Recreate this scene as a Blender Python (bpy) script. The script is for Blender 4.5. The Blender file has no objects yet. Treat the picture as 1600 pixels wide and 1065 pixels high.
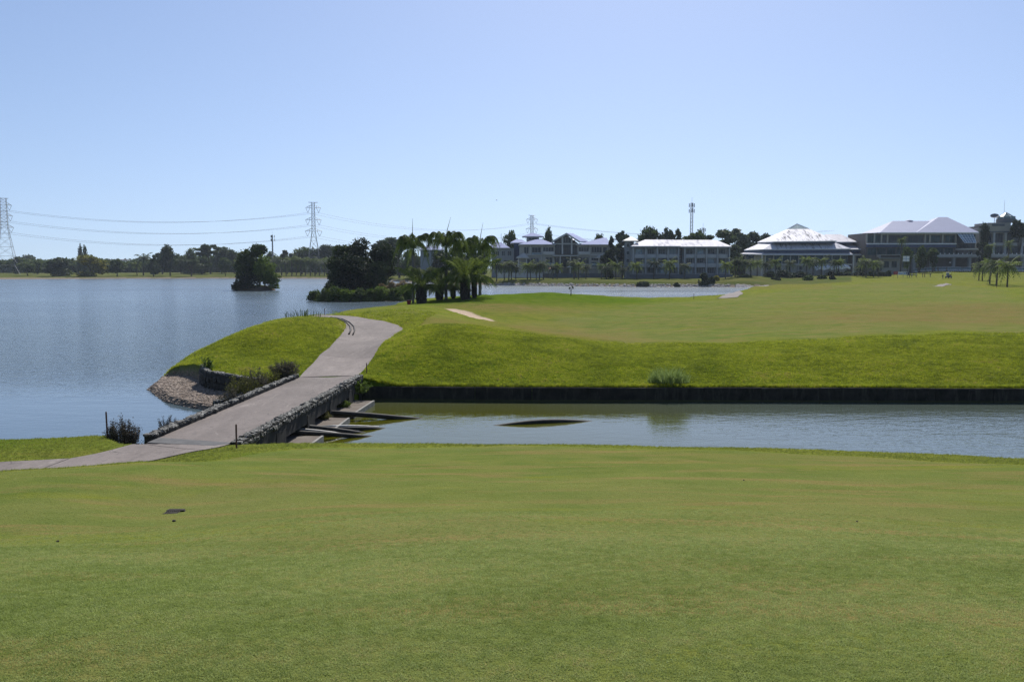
import bpy, bmesh, math, random
import numpy as np
from mathutils import Vector, Matrix, noise as mnoise
R = math.radians
rng = np.random.default_rng(7)
random.seed(7)
scene = bpy.context.scene
COL = scene.collection

# ---------------------------------------------------------------- camera, world, sun
F_PX, CAMZ = 1350.0, 7.0
TP = 114.5 / F_PX
PITCH = math.atan(TP)
SP, CP = math.sin(PITCH), math.cos(PITCH)
cam_d = bpy.data.cameras.new('camera')
cam = bpy.data.objects.new('camera', cam_d)
COL.objects.link(cam)
cam.location = (0, 0, CAMZ)
cam.rotation_euler = (math.pi / 2 - PITCH, 0, 0)
cam_d.sensor_width = 36.0
cam_d.lens = 36.0 * F_PX / 1600.0
cam_d.clip_start = 0.1
cam_d.clip_end = 9000
scene.camera = cam

SUN_EL, SUN_AZ = R(46), R(9)          # azimuth measured from +Y (view direction) towards +X
world = bpy.data.worlds.new('World')
scene.world = world
world.use_nodes = True
wn = world.node_tree.nodes; wl = world.node_tree.links
wn.clear()
sky = wn.new('ShaderNodeTexSky'); sky.sky_type = 'NISHITA'
sky.sun_disc = False
sky.sun_elevation = SUN_EL
sky.sun_rotation = SUN_AZ
sky.altitude = 0
sky.air_density = 1.0
sky.dust_density = 0.45
sky.ozone_density = 2.2
bg = wn.new('ShaderNodeBackground'); bg.inputs['Strength'].default_value = 0.102
wo = wn.new('ShaderNodeOutputWorld')
# the haze near the ground is pale blue, not yellow: look the sky up a little above the true horizon
tcw = wn.new('ShaderNodeTexCoord'); sxw = wn.new('ShaderNodeSeparateXYZ'); wl.new(tcw.outputs['Generated'], sxw.inputs[0])
mrw = wn.new('ShaderNodeMapRange'); wl.new(sxw.outputs[2], mrw.inputs[0])
for _i, _q in enumerate((-0.02, 1.0, 0.085, 1.0)): mrw.inputs[_i+1].default_value = _q
cbw = wn.new('ShaderNodeCombineXYZ'); wl.new(sxw.outputs[0], cbw.inputs[0]); wl.new(sxw.outputs[1], cbw.inputs[1]); wl.new(mrw.outputs[0], cbw.inputs[2])
nmw = wn.new('ShaderNodeVectorMath'); nmw.operation = 'NORMALIZE'; wl.new(cbw.outputs[0], nmw.inputs[0]); wl.new(nmw.outputs[0], sky.inputs[0])
tnw = wn.new('ShaderNodeMixRGB'); tnw.blend_type = 'MULTIPLY'; tnw.inputs[0].default_value = 1.0; tnw.inputs[2].default_value = (1.005, 0.968, 1.01, 1)
wl.new(sky.outputs[0], tnw.inputs[1]); wl.new(tnw.outputs[0], bg.inputs[0]); wl.new(bg.outputs[0], wo.inputs[0])

sd = bpy.data.lights.new('sun', 'SUN')
sd.energy = 5.0; sd.angle = R(0.53); sd.color = (1.0, 0.955, 0.89)
sun = bpy.data.objects.new('sun', sd); COL.objects.link(sun)
to_sun = Vector((math.sin(SUN_AZ) * math.cos(SUN_EL), math.cos(SUN_AZ) * math.cos(SUN_EL), math.sin(SUN_EL)))
sun.rotation_euler = to_sun.to_track_quat('Z', 'Y').to_euler()
sun.location = (0, 0, 60)

vs = scene.view_settings
scene.display_settings.display_device = 'sRGB'
vs.view_transform = 'Standard'; vs.look = 'None'; vs.exposure = 0.25; vs.gamma = 1.0
vs.use_curve_mapping = False
scene.render.engine = 'CYCLES'
cy = scene.cycles
cy.max_bounces = 6; cy.diffuse_bounces = 2; cy.glossy_bounces = 3; cy.transmission_bounces = 4
cy.transparent_max_bounces = 8; cy.volume_bounces = 0
cy.caustics_reflective = False; cy.caustics_refractive = False
cy.use_denoising = True
cy.denoiser = 'OPENIMAGEDENOISE'
cy.denoising_input_passes = 'RGB_ALBEDO_NORMAL'
cy.denoising_prefilter = 'NONE'
scene.render.filter_size = 1.2
cy.sample_clamp_indirect = 4.0
cy.sample_clamp_direct = 6.0

# ---------------------------------------------------------------- pixel <-> place helpers (1600 x 1065 frame of the photograph)
def xat(px, Y, z=0.0):
    return (px - 800.0) / F_PX * (Y * CP + (CAMZ - z) * SP)
def zat(py, Y):
    c = (532.5 - py) / F_PX
    return CAMZ - Y * (SP - c * CP) / (CP + c * SP)
def yat(py, z=0.0):
    c = (532.5 - py) / F_PX
    return (CAMZ - z) * (CP + c * SP) / (SP - c * CP)
def P(px, py, z=0.0):            # where the line of sight meets the height z
    Y = yat(py, z); return (xat(px, Y, z), Y)
def P3(px, py, Y):               # where it meets the distance Y
    z = zat(py, Y); return (xat(px, Y, z), Y, z)

# ---------------------------------------------------------------- object helpers
def tag(o, label=None, cat=None, group=None, kind=None):
    if label: o['label'] = label
    if cat: o['category'] = cat
    if group: o['group'] = group
    if kind: o['kind'] = kind
    return o
def empty(name, loc, label=None, cat=None, group=None, rz=0):
    o = bpy.data.objects.new(name, None); COL.objects.link(o)
    o.location = loc; o.rotation_euler = (0, 0, rz); o.empty_display_size = 0.3
    return tag(o, label, cat, group)
def link(name, me, parent=None, loc=None, rz=0, scl=None):
    o = bpy.data.objects.new(name, me); COL.objects.link(o)
    if parent is not None: o.parent = parent
    if loc is not None: o.location = loc
    if rz: o.rotation_euler = (0, 0, rz)
    if scl is not None: o.scale = scl
    return o
def copy_tree(o, parent=None):
    c = o.copy(); COL.objects.link(c)
    if parent is not None: c.parent = parent
    for ch in list(o.children): copy_tree(ch, c)
    return c

def mesh_np(name, V, Fq, mat=None, smooth=False):
    """V (n,3), Fq (m,k) constant-size faces"""
    V = np.asarray(V, dtype=np.float32); Fq = np.asarray(Fq, dtype=np.int32)
    me = bpy.data.meshes.new(name)
    me.vertices.add(len(V)); me.vertices.foreach_set('co', V.ravel())
    m, k = Fq.shape
    me.loops.add(m * k); me.loops.foreach_set('vertex_index', Fq.ravel())
    me.polygons.add(m)
    me.polygons.foreach_set('loop_start', np.arange(0, m * k, k, dtype=np.int32))
    me.polygons.foreach_set('loop_total', np.full(m, k, dtype=np.int32))
    if smooth: me.polygons.foreach_set('use_smooth', np.ones(m, dtype=bool))
    me.update(calc_edges=True)
    me.validate()
    if mat: me.materials.append(mat)
    return me

class MB:
    def __init__(s): s.v = []; s.f = []; s.mi = []
    def add(s, vs, fs, mi=0):
        n = len(s.v); s.v += [tuple(map(float, v)) for v in vs]
        s.f += [tuple(i + n for i in f) for f in fs]; s.mi += [mi] * len(fs)
        return s
    def box(s, x0, x1, y0, y1, z0, z1, mi=0):
        return s.add([(x0,y0,z0),(x1,y0,z0),(x1,y1,z0),(x0,y1,z0),(x0,y0,z1),(x1,y0,z1),(x1,y1,z1),(x0,y1,z1)],
              [(0,3,2,1),(4,5,6,7),(0,1,5,4),(1,2,6,5),(2,3,7,6),(3,0,4,7)], mi)
    def hexa(s, b, t, mi=0):        # bottom 4 and top 4 corners, same winding (ccw from above)
        n = len(b)
        fs = [tuple(range(n))[::-1], tuple(range(n, 2*n))] + [(i, (i+1) % n, n + (i+1) % n, n + i) for i in range(n)]
        return s.add(list(b) + list(t), fs, mi)
    def tube(s, pts, rad, n=6, mi=0, cap=True):
        pts = [Vector(p) for p in pts]
        if not isinstance(rad, (list, tuple)): rad = [rad] * len(pts)
        rings = []
        d0 = (pts[1] - pts[0]).normalized()
        ref = Vector((0, 0, 1)) if abs(d0.z) < 0.9 else Vector((1, 0, 0))
        u = d0.cross(ref).normalized()
        for i, p in enumerate(pts):
            a = pts[max(i-1, 0)]; b = pts[min(i+1, len(pts)-1)]
            d = (b - a).normalized()
            u = (u - d * u.dot(d)).normalized(); w = d.cross(u)
            rings.append([p + (u * math.cos(2*math.pi*k/n) + w * math.sin(2*math.pi*k/n)) * rad[i] for k in range(n)])
        V = [q for r in rings for q in r]; Fs = []
        for i in range(len(pts)-1):
            for k in range(n):
                Fs.append((i*n+k, i*n+(k+1) % n, (i+1)*n+(k+1) % n, (i+1)*n+k))
        if cap:
            Fs.append(tuple(range(n))[::-1]); Fs.append(tuple((len(pts)-1)*n + k for k in range(n)))
        return s.add(V, Fs, mi)
    def lathe(s, prof, n=12, c=(0,0,0), mi=0):
        V = []; Fs = []
        for (r, z) in prof:
            for k in range(n):
                a = 2*math.pi*k/n; V.append((c[0]+r*math.cos(a), c[1]+r*math.sin(a), c[2]+z))
        for i in range(len(prof)-1):
            for k in range(n): Fs.append((i*n+k, i*n+(k+1) % n, (i+1)*n+(k+1) % n, (i+1)*n+k))
        Fs.append(tuple(range(n))[::-1]); Fs.append(tuple((len(prof)-1)*n+k for k in range(n)))
        return s.add(V, Fs, mi)
    def mesh(s, name, mats, smooth=False, off=(0,0,0)):
        me = bpy.data.meshes.new(name)
        ox, oy, oz = off
        me.from_pydata([(x-ox, y-oy, z-oz) for x, y, z in s.v], [], s.f)
        if not isinstance(mats, (list, tuple)): mats = [mats]
        for m in mats: me.materials.append(m)
        for p, mi in zip(me.polygons, s.mi):
            p.material_index = mi; p.use_smooth = smooth
        me.update()
        return me
    def build(s, name, mats, parent=None, smooth=False, world_off=True):
        off = (0,0,0)
        if parent is not None and world_off:
            q = parent; off = Vector((0,0,0))
            while q is not None: off = off + Vector(q.location); q = q.parent
        return link(name, s.mesh(name, mats, smooth, off), parent)

# ---------------------------------------------------------------- materials
class NT:
    def __init__(s, name):
        s.m = bpy.data.materials.new(name); s.m.use_nodes = True
        s.t = s.m.node_tree; s.t.nodes.clear()
        s.out = s.n('ShaderNodeOutputMaterial')
    def n(s, typ, **kw):
        nd = s.t.nodes.new(typ)
        for k, v in kw.items():
            if hasattr(nd, k): setattr(nd, k, v)
        return nd
    def l(s, a, b): s.t.links.new(a, b)
    def setin(s, nd, key, v):
        if v is None: return
        if isinstance(v, bpy.types.NodeSocket): s.l(v, nd.inputs[key])
        elif isinstance(v, tuple) and len(v) == 3 and nd.inputs[key].type == 'RGBA': nd.inputs[key].default_value = (*v, 1)
        else: nd.inputs[key].default_value = v
    def pos(s):
        g = s.n('ShaderNodeNewGeometry'); return g.outputs['Position']
    def obj(s):
        g = s.n('ShaderNodeTexCoord'); return g.outputs['Object']
    def scale(s, vec, sx, sy, sz):
        mp = s.n('ShaderNodeMapping'); s.l(vec, mp.inputs['Vector']); mp.inputs['Scale'].default_value = (sx, sy, sz)
        return mp.outputs[0]
    def noise(s, vec, sc, detail=4, rough=0.55, dist=0.0):
        nd = s.n('ShaderNodeTexNoise'); s.l(vec, nd.inputs['Vector'])
        nd.inputs['Scale'].default_value = sc; nd.inputs['Detail'].default_value = detail
        nd.inputs['Roughness'].default_value = rough; nd.inputs['Distortion'].default_value = dist
        return nd.outputs['Fac']
    def ramp(s, fac, stops):
        nd = s.n('ShaderNodeValToRGB'); s.l(fac, nd.inputs[0]); e = nd.color_ramp.elements
        while len(e) < len(stops): e.new(0.5)
        for el, (p, c) in zip(e, stops):
            el.position = p
            el.color = (c, c, c, 1) if isinstance(c, (int, float)) else (*c, 1)
        return nd.outputs['Color']
    def maprange(s, v, a, b, c=0.0, d=1.0):
        nd = s.n('ShaderNodeMapRange'); s.l(v, nd.inputs[0])
        for i, q in enumerate((a, b, c, d)): nd.inputs[i+1].default_value = q
        return nd.outputs[0]
    def math(s, op, a, b=None):
        nd = s.n('ShaderNodeMath', operation=op)
        s.setin(nd, 0, a)
        if b is not None: s.setin(nd, 1, b)
        return nd.outputs[0]
    def mix(s, fac, a, b, blend='MIX'):
        nd = s.n('ShaderNodeMixRGB', blend_type=blend)
        s.setin(nd, 'Fac', fac); s.setin(nd, 'Color1', a); s.setin(nd, 'Color2', b)
        return nd.outputs[0]
    def bump(s, h, strength, dist, normal=None):
        nd = s.n('ShaderNodeBump'); s.l(h, nd.inputs['Height'])
        nd.inputs['Strength'].default_value = strength; nd.inputs['Distance'].default_value = dist
        if normal is not None: s.l(normal, nd.inputs['Normal'])
        return nd.outputs[0]
    def attr(s, name):
        nd = s.n('ShaderNodeAttribute'); nd.attribute_name = name; return nd
    def rand(s):
        return s.n('ShaderNodeObjectInfo').outputs['Random']
    def pbr(s, col, rough=0.7, metal=0.0, spec=0.4, normal=None, ior=1.45):
        b = s.n('ShaderNodeBsdfPrincipled')
        s.setin(b, 'Base Color', col); s.setin(b, 'Roughness', rough); s.setin(b, 'Metallic', metal)
        s.setin(b, 'Specular IOR Level', spec); b.inputs['IOR'].default_value = ior
        if normal is not None: s.l(normal, b.inputs['Normal'])
        return b.outputs[0]
    def done(s, shader):
        s.l(shader, s.out.inputs['Surface']); return s.m

def simple(name, c1, c2=None, sc=1.0, rough=0.7, metal=0.0, bump=0.0, spec=0.4, space='obj', detail=4, bdist=0.02, aniso=None):
    t = NT(name); c2 = c2 or tuple(x * 0.72 for x in c1)
    v = t.obj() if space == 'obj' else t.pos()
    if aniso: v = t.scale(v, *aniso)
    f = t.noise(v, sc, detail, 0.6)
    col = t.mix(t.maprange(f, 0.3, 0.7), c1, c2)
    nrm = t.bump(f, bump, bdist) if bump else None
    return t.done(t.pbr(col, rough, metal, spec, nrm))

def leaf_mat(name, dark, light, trans=0.35, sc=0.6, rough=0.5, rnd=0.25, third=None, glow=0.25, ground=False):
    t = NT(name)
    co = t.pos() if ground else t.obj()
    f = t.noise(co, sc, 5 if ground else 3, 0.65)
    fine = t.noise(co, sc * 9, 2, 0.6)
    f2 = t.math('ADD', t.math('MULTIPLY', f, 0.65), t.math('MULTIPLY', fine, 0.35))
    f3 = t.math('ADD', f2, t.math('MULTIPLY', t.math('SUBTRACT', t.rand(), 0.5), rnd))
    st = [(0.36, dark), (0.62, light)]
    if third: st.append((0.70, third))
    col = t.ramp(f3, st)
    d = t.pbr(col, 0.65, 0, 0.12)
    tr = t.n('ShaderNodeBsdfTranslucent')
    bc = t.n('ShaderNodeBrightContrast'); t.l(col, bc.inputs[0])
    wm = t.mix(0.5, col, (0.13, 0.17, 0.01), 'ADD')
    t.l(t.mix(glow, col, wm), tr.inputs[0])
    mx = t.n('ShaderNodeMixShader'); mx.inputs[0].default_value = trans
    t.l(d, mx.inputs[1]); t.l(tr.outputs[0], mx.inputs[2])
    return t.done(mx.outputs[0])

M = {}
M['foliage'] = leaf_mat('foliage', (0.016, 0.032, 0.012), (0.080, 0.115, 0.030), 0.26, 0.35)
M['foliage_grey'] = leaf_mat('foliage_grey', (0.026, 0.042, 0.024), (0.085, 0.110, 0.055), 0.22, 0.35)
M['foliage_yellow'] = leaf_mat('foliage_yellow', (0.070, 0.085, 0.014), (0.27, 0.24, 0.03), 0.35, 0.16)
M['foliage_bright'] = leaf_mat('foliage_bright', (0.028, 0.055, 0.010), (0.10, 0.15, 0.022), 0.38, 0.5)
M['foliage_dark'] = leaf_mat('foliage_dark', (0.010, 0.020, 0.010), (0.042, 0.064, 0.024), 0.18, 0.35)
M['foliage_dry'] = leaf_mat('foliage_dry', (0.14, 0.10, 0.045), (0.34, 0.26, 0.13), 0.3, 0.6, glow=0)
M['shrub_dry'] = leaf_mat('shrub_dry', (0.055, 0.045, 0.038), (0.125, 0.115, 0.080), 0.25, 2.5, glow=0)
M['palm_leaf'] = leaf_mat('palm_leaf', (0.036, 0.062, 0.014), (0.150, 0.195, 0.036), 0.40, 0.8, 0.35)
M['palm_leaf_grey'] = leaf_mat('palm_leaf_grey', (0.032, 0.050, 0.026), (0.10, 0.125, 0.060), 0.25, 0.8, 0.4)
M['blade_rough'] = leaf_mat('blade_rough', (0.105, 0.140, 0.012), (0.340, 0.385, 0.028), 0.50, 0.33, 0.55, 0.22, (0.33, 0.255, 0.08), ground=True)
M['bark'] = simple('bark', (0.10, 0.085, 0.065), (0.045, 0.038, 0.03), 6, 0.9, bump=0.5)
M['bark_pale'] = simple('bark_pale', (0.20, 0.185, 0.165), (0.12, 0.11, 0.10), 3, 0.9, bump=0.4, aniso=(1, 1, 4))
M['bark_dark'] = simple('bark_dark', (0.05, 0.042, 0.034), (0.022, 0.019, 0.016), 5, 0.95, bump=0.8, bdist=0.05)
M['steel'] = simple('steel', (0.24, 0.25, 0.27), (0.17, 0.18, 0.20), 2, 0.55, 0.3)
M['cable'] = simple('cable', (0.12, 0.125, 0.14), None, 1, 0.6)
M['cream'] = simple('cream', (0.40, 0.38, 0.33), (0.33, 0.315, 0.275), 0.5, 0.85, bump=0.1)
M['cream_trim'] = simple('cream_trim', (0.56, 0.55, 0.51), (0.47, 0.46, 0.43), 0.6, 0.8)
M['grey_wall'] = simple('grey_wall', (0.30, 0.315, 0.32), (0.24, 0.255, 0.262), 0.4, 0.85, bump=0.1)
M['grey_trim'] = simple('grey_trim', (0.42, 0.43, 0.44), (0.34, 0.35, 0.36), 0.6, 0.8)
M['plinth'] = simple('plinth', (0.14, 0.155, 0.175), (0.10, 0.115, 0.13), 0.6, 0.85)
M['brown_wall'] = simple('brown_wall', (0.16, 0.145, 0.125), (0.11, 0.10, 0.09), 0.5, 0.8)
M['white_paint'] = simple('white_paint', (0.74, 0.75, 0.76), (0.62, 0.63, 0.65), 1.0, 0.5)
M['blue_fascia'] = simple('blue_fascia', (0.045, 0.07, 0.15), (0.035, 0.055, 0.12), 1.0, 0.5)
def glass(name, c, rough=0.12):
    t = NT(name); f = t.noise(t.obj(), 0.35, 2)
    col = t.mix(t.math('GREATER_THAN', f, 0.52), c, tuple(min(1, x*1.7+0.006) for x in c))
    return t.done(t.pbr(col, rough, 0.0, 0.25))
M['glass'] = glass('glass', (0.016, 0.024, 0.032))
M['glass_teal'] = glass('glass_teal', (0.008, 0.032, 0.036))
M['glass_pale'] = glass('glass_pale', (0.16, 0.22, 0.26))
def roof_mat(name, c, c2, metal, rough, seam=2.2, stain=0.0):
    t = NT(name); o = t.obj()
    f = t.noise(o, 0.35, 5, 0.6)
    col = t.mix(t.maprange(f, 0.35, 0.65), c, c2)
    w = t.n('ShaderNodeTexWave'); w.wave_type = 'BANDS'; w.bands_direction = 'X'
    t.l(o, w.inputs['Vector']); w.inputs['Scale'].default_value = seam
    if stain:
        st = t.noise(t.scale(o, 1.0, 0.22, 0.22), 0.8, 6, 0.75)
        big = t.noise(o, 0.05, 2)
        k = t.math('MULTIPLY', t.maprange(st, 0.50, 0.60), t.maprange(big, 0.40, 0.56))
        col = t.mix(t.math('MULTIPLY', k, stain), col, (0.05, 0.045, 0.05))
        rr = t.math('ADD', t.math('MULTIPLY', k, 0.3), rough)
    else: rr = rough
    n = t.bump(w.outputs['Fac'], 0.12, 0.03)
    return t.done(t.pbr(col, rr, metal, 0.5, n))
M['roof_blue'] = roof_mat('roof_blue', (0.26, 0.30, 0.50), (0.22, 0.26, 0.45), 0.0, 0.85)
M['roof_pale'] = roof_mat('roof_pale', (0.52, 0.51, 0.55), (0.46, 0.45, 0.49), 0.0, 0.7, stain=0.12)
M['roof_stained'] = roof_mat('roof_stained', (0.74, 0.72, 0.76), (0.64, 0.63, 0.67), 0.0, 0.6, stain=0.85)
M['roof_lavender'] = roof_mat('roof_lavender', (0.27, 0.295, 0.43), (0.245, 0.27, 0.40), 0.0, 0.7)
M['roof_navy'] = roof_mat('roof_navy', (0.05, 0.07, 0.17), (0.04, 0.06, 0.14), 0.2, 0.5)
M['roof_white'] = roof_mat('roof_white', (0.45, 0.44, 0.40), (0.38, 0.37, 0.34), 0.0, 0.6)
M['dark_wall'] = None
# ---------------------------------------------------------------- the lie of the land
def seg_dist(X, Y, poly, closed=True):
    n = len(poly); D = np.full(X.shape, 1e9); inside = np.zeros(X.shape, bool)
    for i in range(n if closed else n-1):
        x0, y0 = poly[i]; x1, y1 = poly[(i+1) % n]
        dx, dy = x1-x0, y1-y0
        t = np.clip(((X-x0)*dx + (Y-y0)*dy) / max(dx*dx+dy*dy, 1e-12), 0, 1)
        D = np.minimum(D, np.hypot(X-x0-t*dx, Y-y0-t*dy))
        if closed:
            c = ((y0 > Y) != (y1 > Y))
            xi = x0 + (Y-y0) * dx / (dy if abs(dy) > 1e-12 else 1e-12)
            inside ^= (c & (X < xi))
    return D, inside
def sdist(X, Y, poly):
    D, ins = seg_dist(X, Y, poly); return np.where(ins, D, -D)
def sstep(a, b, x):
    t = np.clip((x-a)/(b-a), 0, 1); return t*t*(3-2*t)
def smooth_poly(pts, it=1):
    for _ in range(it):
        q = []
        for i in range(len(pts)):
            a = pts[i]; b = pts[(i+1) % len(pts)]
            q.append((a[0]*.75+b[0]*.25, a[1]*.75+b[1]*.25)); q.append((a[0]*.25+b[0]*.75, a[1]*.25+b[1]*.75))
        pts = q
    return pts

def pxY(px, Y): return (xat(px, Y, 0), Y)
WALL_Y0, WALL_Y1 = 45.3, 44.4
WATER = [(-700, 300), (-200, 60), (-60, 31.2), (-22, 30.6), (-17.5, 30.9), (-14.8, 31.6), (-13.4, 31.2), (-12.9, 30.2), (-12.3, 29.4), (-9.0, 29.4), (-7.6, 30.4),
         (-3, 31.0), (3, 30.9), (8, 30.2), (12, 29.4), (17, 28.5), (25, 27.4), (40, 26.6), (150, 24), (600, 20), (600, 43), (150, 44.2), (27, 44.6), (12, 44.9), (0, 45.0), (-7.9, 45.5),
         (-8.2, 44.6), (-11.4, 43.4), (-11.7, 40.4), (-13.4, 39.8), (-15.6, 41.3), (-18.9, 44.0), (-22.0, 49.0), (-22.9, 53), (-23.4, 58), (-23.6, 66), (-22.4, 74), (-21, 84),
         (-19, 96), (-18.3, 108), (-19, 122), (-19, 138), (-14, 150), (-6, 156), (5, 165), (15, 168), (25, 163), (33, 163), (39, 172),
         (50, 200), (62, 240), (75, 268), (93, 292), (86, 306),
         pxY(1150, 306), pxY(1110, 312), pxY(1000, 310), pxY(900, 324), pxY(780, 340), pxY(700, 372), pxY(620, 430), pxY(545, 520), pxY(480, 548),
         pxY(330, 552), pxY(180, 540), pxY(0, 512), pxY(-300, 520), (-700, 540)]
ISLE_S = smooth_poly([pxY(352, 268), pxY(372, 262), pxY(400, 259), pxY(425, 262), pxY(439, 268), pxY(436, 275), pxY(415, 281), pxY(375, 279)], 2)
ISLE_B = smooth_poly([pxY(473, 190), pxY(488, 180), pxY(530, 176), pxY(590, 180), pxY(640, 186), pxY(655, 198), pxY(645, 222), pxY(600, 232), pxY(540, 226), pxY(495, 206)], 2)
POND = [(176, 262), (150, 262), (146, 250), (152, 238), (176, 234), (220, 240), (220, 262)]
BEACH = [(-14.2, 40.5), (-19.5, 43), (-23.5, 49), (-23.2, 54), (-20.3, 52.6), (-18.6, 50.3), (-17.4, 48.4), (-16.7, 46.9), (-15.2, 45.6), (-13.9, 44.6), (-12.6, 43.9), (-11.9, 43.2), (-11.9, 39.6)]

def tps_fit(pts, lam=1e-3):
    A = np.array(pts); n = len(A)
    Q = np.c_[A[:, 0]*1.6, A[:, 1]]
    r2 = ((Q[:, None]-Q[None])**2).sum(-1)
    K = np.where(r2 > 0, 0.5*r2*np.log(r2+1e-30), 0) + lam*np.eye(n)
    Pm = np.c_[np.ones(n), Q]
    L = np.zeros((n+3, n+3)); L[:n, :n] = K; L[:n, n:] = Pm; L[n:, :n] = Pm.T
    w = np.linalg.solve(L, np.r_[A[:, 2], 0, 0, 0])
    return Q, w
def tps_eval(fit, u, v):
    Q, w = fit; n = len(Q); out = w[n] + w[n+1]*u*1.6 + w[n+2]*v
    for i in range(n):
        r2 = (u*1.6-Q[i, 0])**2 + (v-Q[i, 1])**2
        out = out + w[i]*0.5*r2*np.log(r2+1e-30)
    return out
def ctrl(px, Y, z): return ((px-800)/F_PX, math.log(Y), z)
def cpy(px, py, Y): return ctrl(px, Y, zat(py, Y))
def cz(px, py, z): return ctrl(px, yat(py, z), z)
NEAR = []
for px in (-200, 200, 500, 800, 1100, 1400, 1800):
    NEAR += [ctrl(px, 2.5, 5.32), ctrl(px, 3.6, 5.28)]
for px, rows in {
    -150: [(8, 4.3), (14, 2.9), (20.3, 1.9), (23.0, 1.15), (25, 1.12), (29, 1.1), (33, .9), (38, .8)],
    0: [(8, 4.35), (14, 3.05), (20.5, 2.12), (23.4, 1.22), (25.5, 1.2), (29, 1.1), (33, .9), (38, .8)],
    200: [(8, 4.3), (14, 2.95), (21.8, 2.03), (24.6, 1.22), (27, 1.2), (30, 1.15), (34, .9)],
    330: [(8, 4.35), (14, 3.0), (22, 2.0), (26, 1.42), (27.6, 1.2), (29, 1.2), (34, 1.0)],
    480: [(8, 4.4), (14, 3.15), (22, 1.95), (27.5, 1.22), (29.5, 1.0), (33, .8)],
    800: [(8, 4.45), (14, 3.2), (20, 2.2), (26, 1.44), (28.6, 1.08), (30.5, .7), (34, .6)],
    1100: [(8, 4.45), (14, 3.2), (20, 2.25), (26, 1.4), (28.6, 1.0), (30.5, .65), (34, .6)],
    1350: [(8, 4.4), (14, 3.15), (20, 2.2), (25.3, 1.43), (28, .98), (30.5, .7), (34, .6)],
    1600: [(8, 4.35), (14, 3.05), (19, 2.35), (22.2, 1.88), (26, 1.12), (29, .7), (34, .5)],
    1900: [(8, 4.3), (14, 3.0), (22, 1.8), (26, 1.1), (29, .8)]}.items():
    NEAR += [ctrl(px, a, b) for a, b in rows]
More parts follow.
